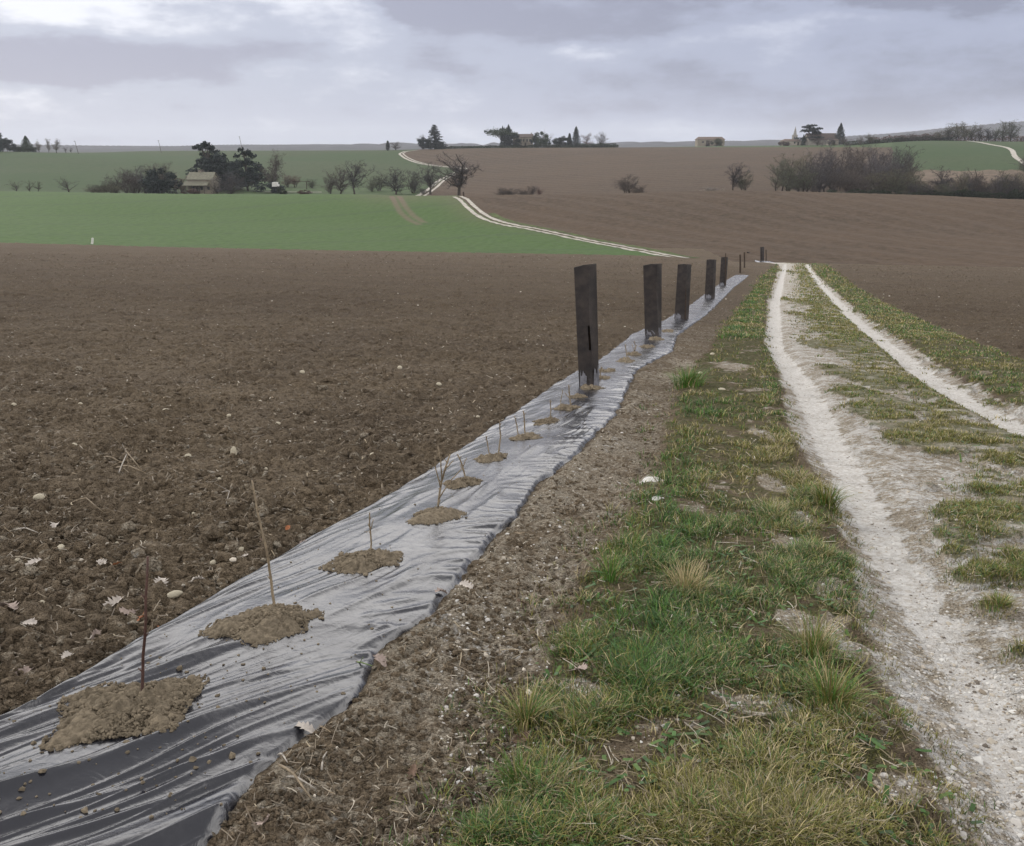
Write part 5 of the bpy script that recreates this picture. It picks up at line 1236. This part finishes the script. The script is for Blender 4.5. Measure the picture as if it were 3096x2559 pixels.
# the wood at the right
GW = 'bare trees of the wood on the right'
wl = [(1592, 300, 330, 40, 'mossy'), (1605, 310, 318, 44, 'mossy'), (1622, 305, 322, 44, 'mossy'), (1640, 318, 312, 46, 'olive'), (1655, 300, 330, 44, 'mossy'), (1668, 330, 300, 48, 'purple'), (1690, 325, 296, 50, 'purple'), (1706, 310, 305, 48, 'purple'), (1722, 335, 292, 52, 'purple'),
      (1740, 320, 297, 50, 'brown'), (1756, 330, 298, 50, 'brown'), (1772, 312, 302, 50, 'purple'), (1790, 335, 298, 52, 'purple'), (1806, 325, 303, 50, 'purple'), (1822, 315, 306, 48, 'purple'), (1838, 330, 297, 48, 'dark'), (1850, 335, 295, 42, 'dark'), (1858, 318, 312, 40, 'brown'),
      (1615, 282, 345, 50, 'mossy'), (1648, 280, 350, 50, 'mossy'), (1680, 284, 342, 50, 'dark'), (1708, 282, 350, 50, 'brown'), (1735, 285, 345, 52, 'brown'), (1762, 282, 352, 50, 'brown'), (1790, 284, 348, 54, 'olive'), (1818, 282, 342, 56, 'olive'), (1846, 280, 338, 60, 'mossy'), (1870, 288, 350, 44, 'olive'),
      (1700, 300, 325, 54, 'dark'), (1750, 300, 325, 54, 'brown'), (1800, 300, 322, 56, 'purple'), (1835, 298, 325, 50, 'dark'), (1632, 296, 335, 50, 'dark'), (1665, 296, 330, 46, 'dark')]
for k, (px, d, tp, wd_, ti) in enumerate(wl):
    lb = {'mossy': 'mossy green bare tree in the wood on the right', 'olive': 'olive tinted bare tree in the wood on the right', 'purple': 'tall purplish bare tree at the back of the wood on the right', 'dark': 'dark bare tree inside the wood on the right', 'brown': 'brown bare tree inside the wood on the right', 'red': 'reddish bare tree inside the wood on the right'}[ti]
    bare(['dome', 'oak', 'dome'][k % 3] if d > 290 else ['dome', 'thicket'][k % 2], px, d, tp + (k * 37 % 9) - 3, lb, ti, wd_ + 8, GW, seed=k)
GH = 'scrub and small trees in the hedge right of the wood'
for k in range(22):
    px = 1868 + k * 11.5 + random.uniform(-4, 4); tp = [376, 372, 368, 380, 378, 370, 374, 380, 366, 352, 360, 378, 362, 368, 372, 358, 350, 354, 360, 352, 356, 350][k]
    bare('thicket', px, 278 + (k % 3) * 6, tp, 'low bare scrub in the dark hedge right of the wood', ['dark', 'mossy', 'brown', 'dark', 'olive'][k % 5], 36 + (k % 3) * 6, GH, seed=k)
for k in range(16):
    px = 1700 + k * 27 + random.uniform(-5, 5)
    ever('bush', px, 276, 396 - random.uniform(0, 8), 34, 'low dark ivy bush at the foot of the wood and its hedge', 'ivy', 'ivy_bush', 'bush', 'dark ivy bushes at the foot of the wood', seed=k)
bare('oak', 1932, 292, 341, 'dark spreading tree standing out of the hedge right of the wood', 'dark', 64, seed=1); bare('oak', 1990, 300, 345, 'pale bare tree farther right in the hedge', 'brown', 50, seed=2)
ever('bush', 1982, 286, 372, 40, 'dark purple shrub mass in the hedge near the right picture edge', 'needle_blue', seed=1, cat='bush')
# right skyline
GR = 'bare trees on the right skyline hedge'
for k, (px, tp, wd_, ti, stl, lb) in enumerate([(1770, 272, 26, 'olive', 'upright', 'ivy covered bare tree alone on the skyline right of the barn'), (1752, 278, 20, 'pale', 'dome', 'faint bare tree left of the ivy covered skyline tree'), (1860, 272, 34, 'brown', 'dome', None), (1838, 276, 30, 'brown', 'dome', None), (1885, 274, 34, 'brown', 'dome', None), (1912, 266, 36, 'olive', 'upright', None),
      (1930, 254, 30, 'olive', 'upright', None), (1946, 251, 32, 'olive', 'upright', None), (1962, 250, 34, 'olive', 'upright', None), (1980, 252, 34, 'olive', 'upright', None), (1994, 256, 26, 'brown', 'dome', None), (2012, 262, 24, 'dark', 'upright', None), (2028, 256, 24, 'mossy', 'upright', None), (2042, 248, 28, 'mossy', 'upright', None), (2057, 246, 30, 'mossy', 'upright', 'tallest bare tree at the right end of the skyline hedge')]):
    bare(stl, px, 650, tp, lb or 'bare tree in the clumps along the right skyline hedge', ti, wd_, GR if lb is None else None, seed=k)
bare('thicket', 2092, 400, 322, 'brown scrub tree at the right picture edge beside the pale lane', 'brown', 44, seed=0)
bare('thicket', 2098, 380, 338, 'mossy scrub at the right picture edge below the brown scrub tree', 'mossy', 40, seed=1)

# ------------------------------------------------------------------ buildings
M['wall_pale'] = mat('pale_render', (.36, .33, .28), .9, .1, var(.6, .15)); M['wall_grey'] = mat('grey_stone_wall', (.22, .205, .18), .9, .1, var(.6, .2)); M['wall_tan'] = mat('tan_stone_wall', (.22, .195, .155), .9, .1, var(.6, .15))
M['roof_dark'] = mat('dark_tile_roof', (.095, .075, .065), .85, .2, var(1.5, .25)); M['roof_pale'] = mat('lichened_tile_roof', (.165, .16, .12), .85, .2, var(1.5, .2)); M['roof_brown'] = mat('brown_tile_roof', (.14, .105, .085), .85, .2, var(1.5, .25))
M['glass'] = mat('window_glass', (.03, .033, .04), .25, .5); M['wood'] = mat('weathered_door', (.07, .06, .05), .8, .2)
def house(name, label, px, dist, wpx, eave, ridge, base, depth, wallm, roofm, hip=.0, wins=(), doors=(), chim=(), lean=None, rot=0, cat='house'):
    """px centre, picture heights of eave/ridge/base"""
    x, y, zt = at(px, dist); z = min(S(base) * y, 1e9); W = wpx / F * y; hw = S(eave) * y - z; hr = S(ridge) * y - z; D = depth
    root = empty(name, (x, y, z), rot); tag(root, label, cat)
    m_ = MB(); a = W / 2; t = .35                                                    # walls with real openings on the front
    op = sorted([(c * W, w_, b, h, 'w') for c, w_, b, h in wins] + [(c * W, w_, 0, h, 'd') for c, w_, h in doors])
    xs = -a
    for c, w_, b, h, k in op:
        m_.box(xs, c - w_ / 2, 0, t, -3, hw); m_.box(c - w_ / 2, c + w_ / 2, 0, t, b + h, hw)
        if b > 0: m_.box(c - w_ / 2, c + w_ / 2, 0, t, -3, b)
        xs = c + w_ / 2
    m_.box(xs, a, 0, t, -3, hw); m_.box(-a, -a + t, t, D - t, -3, hw); m_.box(a - t, a, t, D - t, -3, hw); m_.box(-a, a, D - t, D, -3, hw)
    if hip == 0:
        for s_ in (-1, 1):
            x0, x1 = (s_ * a, s_ * (a - t)); m_.add([(x0, .05, hw), (x1, .05, hw), (x1, D - .05, hw), (x0, D - .05, hw), (x0, D / 2, hr - .12), (x1, D / 2, hr - .12)], [(0, 3, 4), (1, 5, 2), (0, 4, 5, 1), (3, 2, 5, 4), (0, 1, 2, 3)])
    m_.build('wall', wallm, root)
    for c, w_, b, h, k in op:
        p = MB(); p.box(c - w_ / 2 + .03, c + w_ / 2 - .03, .15, .2, b + .02, b + h - .02); p.build('window' if k == 'w' else 'door', M['glass'] if k == 'w' else M['wood'], root)
    o = .4; r = MB(); hx = a * hip
    th = .18
    def slab(pts): r.add([tuple(v) for v in pts] + [(v[0], v[1], v[2] + th) for v in pts], [tuple(range(len(pts)))[::-1], tuple(range(len(pts), 2 * len(pts)))] + [(i, (i + 1) % len(pts), len(pts) + (i + 1) % len(pts), len(pts) + i) for i in range(len(pts))])
    e = hw - .05; R1, R2 = (-a - (o if hip == 0 else 0) + hx, D / 2, hr), (a + (o if hip == 0 else 0) - hx, D / 2, hr)
    A_, B_, C_, D_ = (-a - o, -o, e), (a + o, -o, e), (a + o, D + o, e), (-a - o, D + o, e)
    slab([A_, B_, R2, R1]); slab([C_, D_, R1, R2])
    if hip: slab([D_, A_, R1]); slab([B_, C_, R2])
    rf = r.build('roof', roofm, root)
    for (c, h_) in chim:
        q = MB(); q.box(c * W - .4, c * W + .4, D / 2 - .3, D / 2 + .3, hr - .6, hr + h_); q.box(c * W - .5, c * W + .5, D / 2 - .4, D / 2 + .4, hr + h_, hr + h_ + .15); q.build('chimney', wallm, rf)
    if lean:
        (c0_, c1_, z0, z1, dd_) = lean; q = MB()
        pts = [(c0_ * W, -dd_, z0), (c1_ * W, -dd_, z0), (c1_ * W, -.02, z1), (c0_ * W, -.02, z1)]
        q.add(pts + [(v[0], v[1], v[2] + .15) for v in pts], [(3, 2, 1, 0), (4, 5, 6, 7), (0, 1, 5, 4), (1, 2, 6, 5), (2, 3, 7, 6), (3, 0, 4, 7)]); q.build('lean_to_roof', roofm, root)
        for i in range(4):
            cx = c0_ * W + (c1_ - c0_) * W * (i + .5) / 4; q = MB(); q.box(cx - .12, cx + .12, -dd_ + .1, -dd_ + .34, -2, z0 - .01); q.build('porch_post', M['wood'], root)
    return root
house('farmhouse', 'farmhouse with a lichened pale roof and open lean-to, below the cedars', 412, 352, 48, 369, 355, 398, 8, M['wall_tan'], M['roof_pale'], 0,
      [(-.30, 1.0, 1.4, 1.2), (.05, 1.1, 1.4, 1.2), (.34, 1.0, 1.4, 1.2)], [(-.12, 1.6, 2.3)], [(-.1, .5)], (-.62, .40, 3.0, 4.3, 3.2))
house('farmhouse', 'larger farmhouse with a dark hipped roof and pale chimney behind the lichened one', 418, 372, 62, 364, 349, 395, 11, M['wall_grey'], M['roof_dark'], .55, [(-.3, 1.1, 3, 1.3), (.25, 1.1, 3, 1.3)], [], [(-.05, 1.0)])
house('farmhouse', 'tall stone farmhouse on the crest between the dark evergreens', 1072, 745, 40, 282, 275.5, 301, 12, M['wall_tan'], M['roof_dark'], 0, [(.05, 1.2, 3.5, 2.0), (.2, 1.2, 3.5, 2.0), (-.2, 1.2, 3.5, 2.0), (.35, 1.2, 3.5, 2.0)], [(.12, 1.8, 2.8)], [(.42, .8)])
house('barn', 'long low barn with a brown roof alone on the far crest', 1452, 790, 53, 287, 281.5, 296, 11, M['wall_tan'], M['roof_brown'], .12, [(-.3, 1.5, 1, 1.2), (.0, 1.5, 1, 1.2)], [(-.12, 3, 2.8)], cat='barn')
ever('bush', 1463, 782, 284, 22, 'round bush hiding the right half of the low barn', 'olivebush', seed=0, cat='bush')
house('house', 'white walled house with a brown roof just below the church spire', 1617, 700, 36, 290, 286, 298, 10, M['wall_pale'], M['roof_brown'], .3, [(-.25, 1.2, 1, 1.2), (.1, 1.2, 1, 1.2)], [(.3, 1.3, 2.2)])
house('barn', 'big dark roofed barn on the right skyline under the flat cedar', 1678, 690, 56, 287, 274, 299, 14, M['wall_grey'], M['roof_dark'], 0, [(-.2, 1.5, 1, 1.2)], [(.25, 3, 3)], cat='barn')
house('shed', 'small pale shed at the right end of the big dark roofed barn', 1700, 672, 18, 288, 286, 295, 6, M['wall_pale'], M['roof_dark'], 0, [], [(0, 2, 2.0)], cat='shed')
ever('cedar', 1655, 695, 256, 54, 'flat topped cedar on the right skyline beside the big dark barn', 'needle_blue', seed=2)
ever('cone', 1711, 688, 253, 22, 'dark pointed conifer at the right end of the big dark barn', 'needle_blue', seed=0)
ever('cone', 1638, 692, 276, 8, 'small dark pointed shrub between the white walled house and the cedar', 'needle', seed=1, cat='bush')
bare('dome', 1668, 668, 282, 'bare tree before the big dark barn, left one', 'brown', 30, seed=0); bare('dome', 1690, 668, 282, 'bare tree before the big dark barn, right one', 'purple', 34, seed=1); bare('dome', 1722, 668, 280, 'bare tree below the dark pointed conifer', 'brown', 34, seed=2)
ever('bush', 1598, 697, 291, 24, 'low brown bush left of the white walled house', 'redbush', seed=1, cat='bush')
def steeple():
    x, y, _ = at(1620, 1150); z = S(300) * y; H = S(259) * y - z; root = empty('church_steeple', (x, y, z)); tag(root, 'slender grey church spire rising over the white walled house', 'church steeple')
    w_ = 2.6; ht = S(277) * y - z
    m_ = MB(); m_.box(-w_, w_, -w_, w_, 0, ht); m_.build('tower', M['wall_grey'], root)
    m_ = MB(); n = 8; V = [(math.cos(2 * math.pi * k / n + .39) * w_ * .8, math.sin(2 * math.pi * k / n + .39) * w_ * .8, ht) for k in range(n)] + [(0, 0, H)]
    m_.add(V, [(k, (k + 1) % n, n) for k in range(n)] + [tuple(range(n))[::-1]]); m_.build('spire', M['wall_grey'], root)
    for s_ in (-1, 1):
        m_ = MB(); m_.box(s_ * 1.1 - .5, s_ * 1.1 + .5, -w_ - .06, -w_ - .005, ht - 5, ht - 2.2); m_.build('louvre_opening', M['glass'], root)
steeple()
def van():
    x, y, z = at(567, 352); z = S(385) * y; root = empty('van', (x, y, z), 1.57); tag(root, 'small white van parked on the farm lane under the tall slender tree', 'van')
    m_ = MB(); m_.add([(-2.2, -.9, .4), (2.2, -.9, .4), (2.2, .9, .4), (-2.2, .9, .4), (-2.2, -.8, 1.9), (1.2, -.8, 1.9), (1.2, .8, 1.9), (-2.2, .8, 1.9), (2.2, -.85, 1.1), (2.2, .85, 1.1), (1.7, -.8, 1.15), (1.7, .8, 1.15)],
        [(0, 3, 2, 1), (4, 5, 6, 7), (0, 1, 8, 10, 5, 4), (3, 7, 6, 11, 9, 2), (1, 2, 9, 8), (8, 9, 11, 10), (10, 11, 6, 5), (0, 4, 7, 3)]); m_.build('body', M['white'], root)
    m_ = MB(); m_.add([(1.25, -.83, 1.78), (1.62, -.83, 1.2), (.5, -.83, 1.2), (.5, -.83, 1.78)], [(0, 1, 2, 3)]); m_.build('side_window', M['glass'], root)
    for cx in (-1.4, 1.4):
        for cy in (-.85, .85):
            m_ = MB(); m_.tube([(cx, cy - .1, .33), (cx, cy + .1, .33)], [.33, .33], 12); m_.build('wheel', M['guard'], root)
van()
def tsign():
    x, y, _ = at(630, 365); z = S(388) * y; root = empty('garden_swing_frame', (x, y, z)); tag(root, 'dark T shaped post with a long crossbar in the pasture right of the van', 'post')
    m_ = MB(); m_.tube([(0, 0, -.2), (0, 0, S(373) * y - z)], [.16, .13], 6); m_.build('upright', M['stake'], root)
    m_ = MB(); H = S(373.5) * y - z; m_.box(-5.2, 1.6, -.1, .1, H, H + .2); m_.build('crossbar', M['stake'], root)
tsign()
ribbon('farm_lane', [(np.array([at(p, 362 + 0 * p)[:2] for p in (540, 555, 570, 590, 620, 660)]), 0, 1.0)], M['farchalk'], .3)

# ------------------------------------------------------------------ air
def haze():
    m = bpy.data.materials.new('haze'); m.use_nodes = True; n = NT(m.node_tree); n.n.clear()
    v = n.node('ShaderNodeVolumePrincipled'); v.inputs['Color'].default_value = (.86, .90, 1.0, 1); v.inputs['Density'].default_value = .0001
    o = n.node('ShaderNodeOutputMaterial'); n.l.new(v.outputs[0], o.inputs['Volume'])
    b = MB(); b.box(-9200, 9200, -9200, 9200, -63, 150); tag(b.build('haze', m), kind='stuff')
haze()
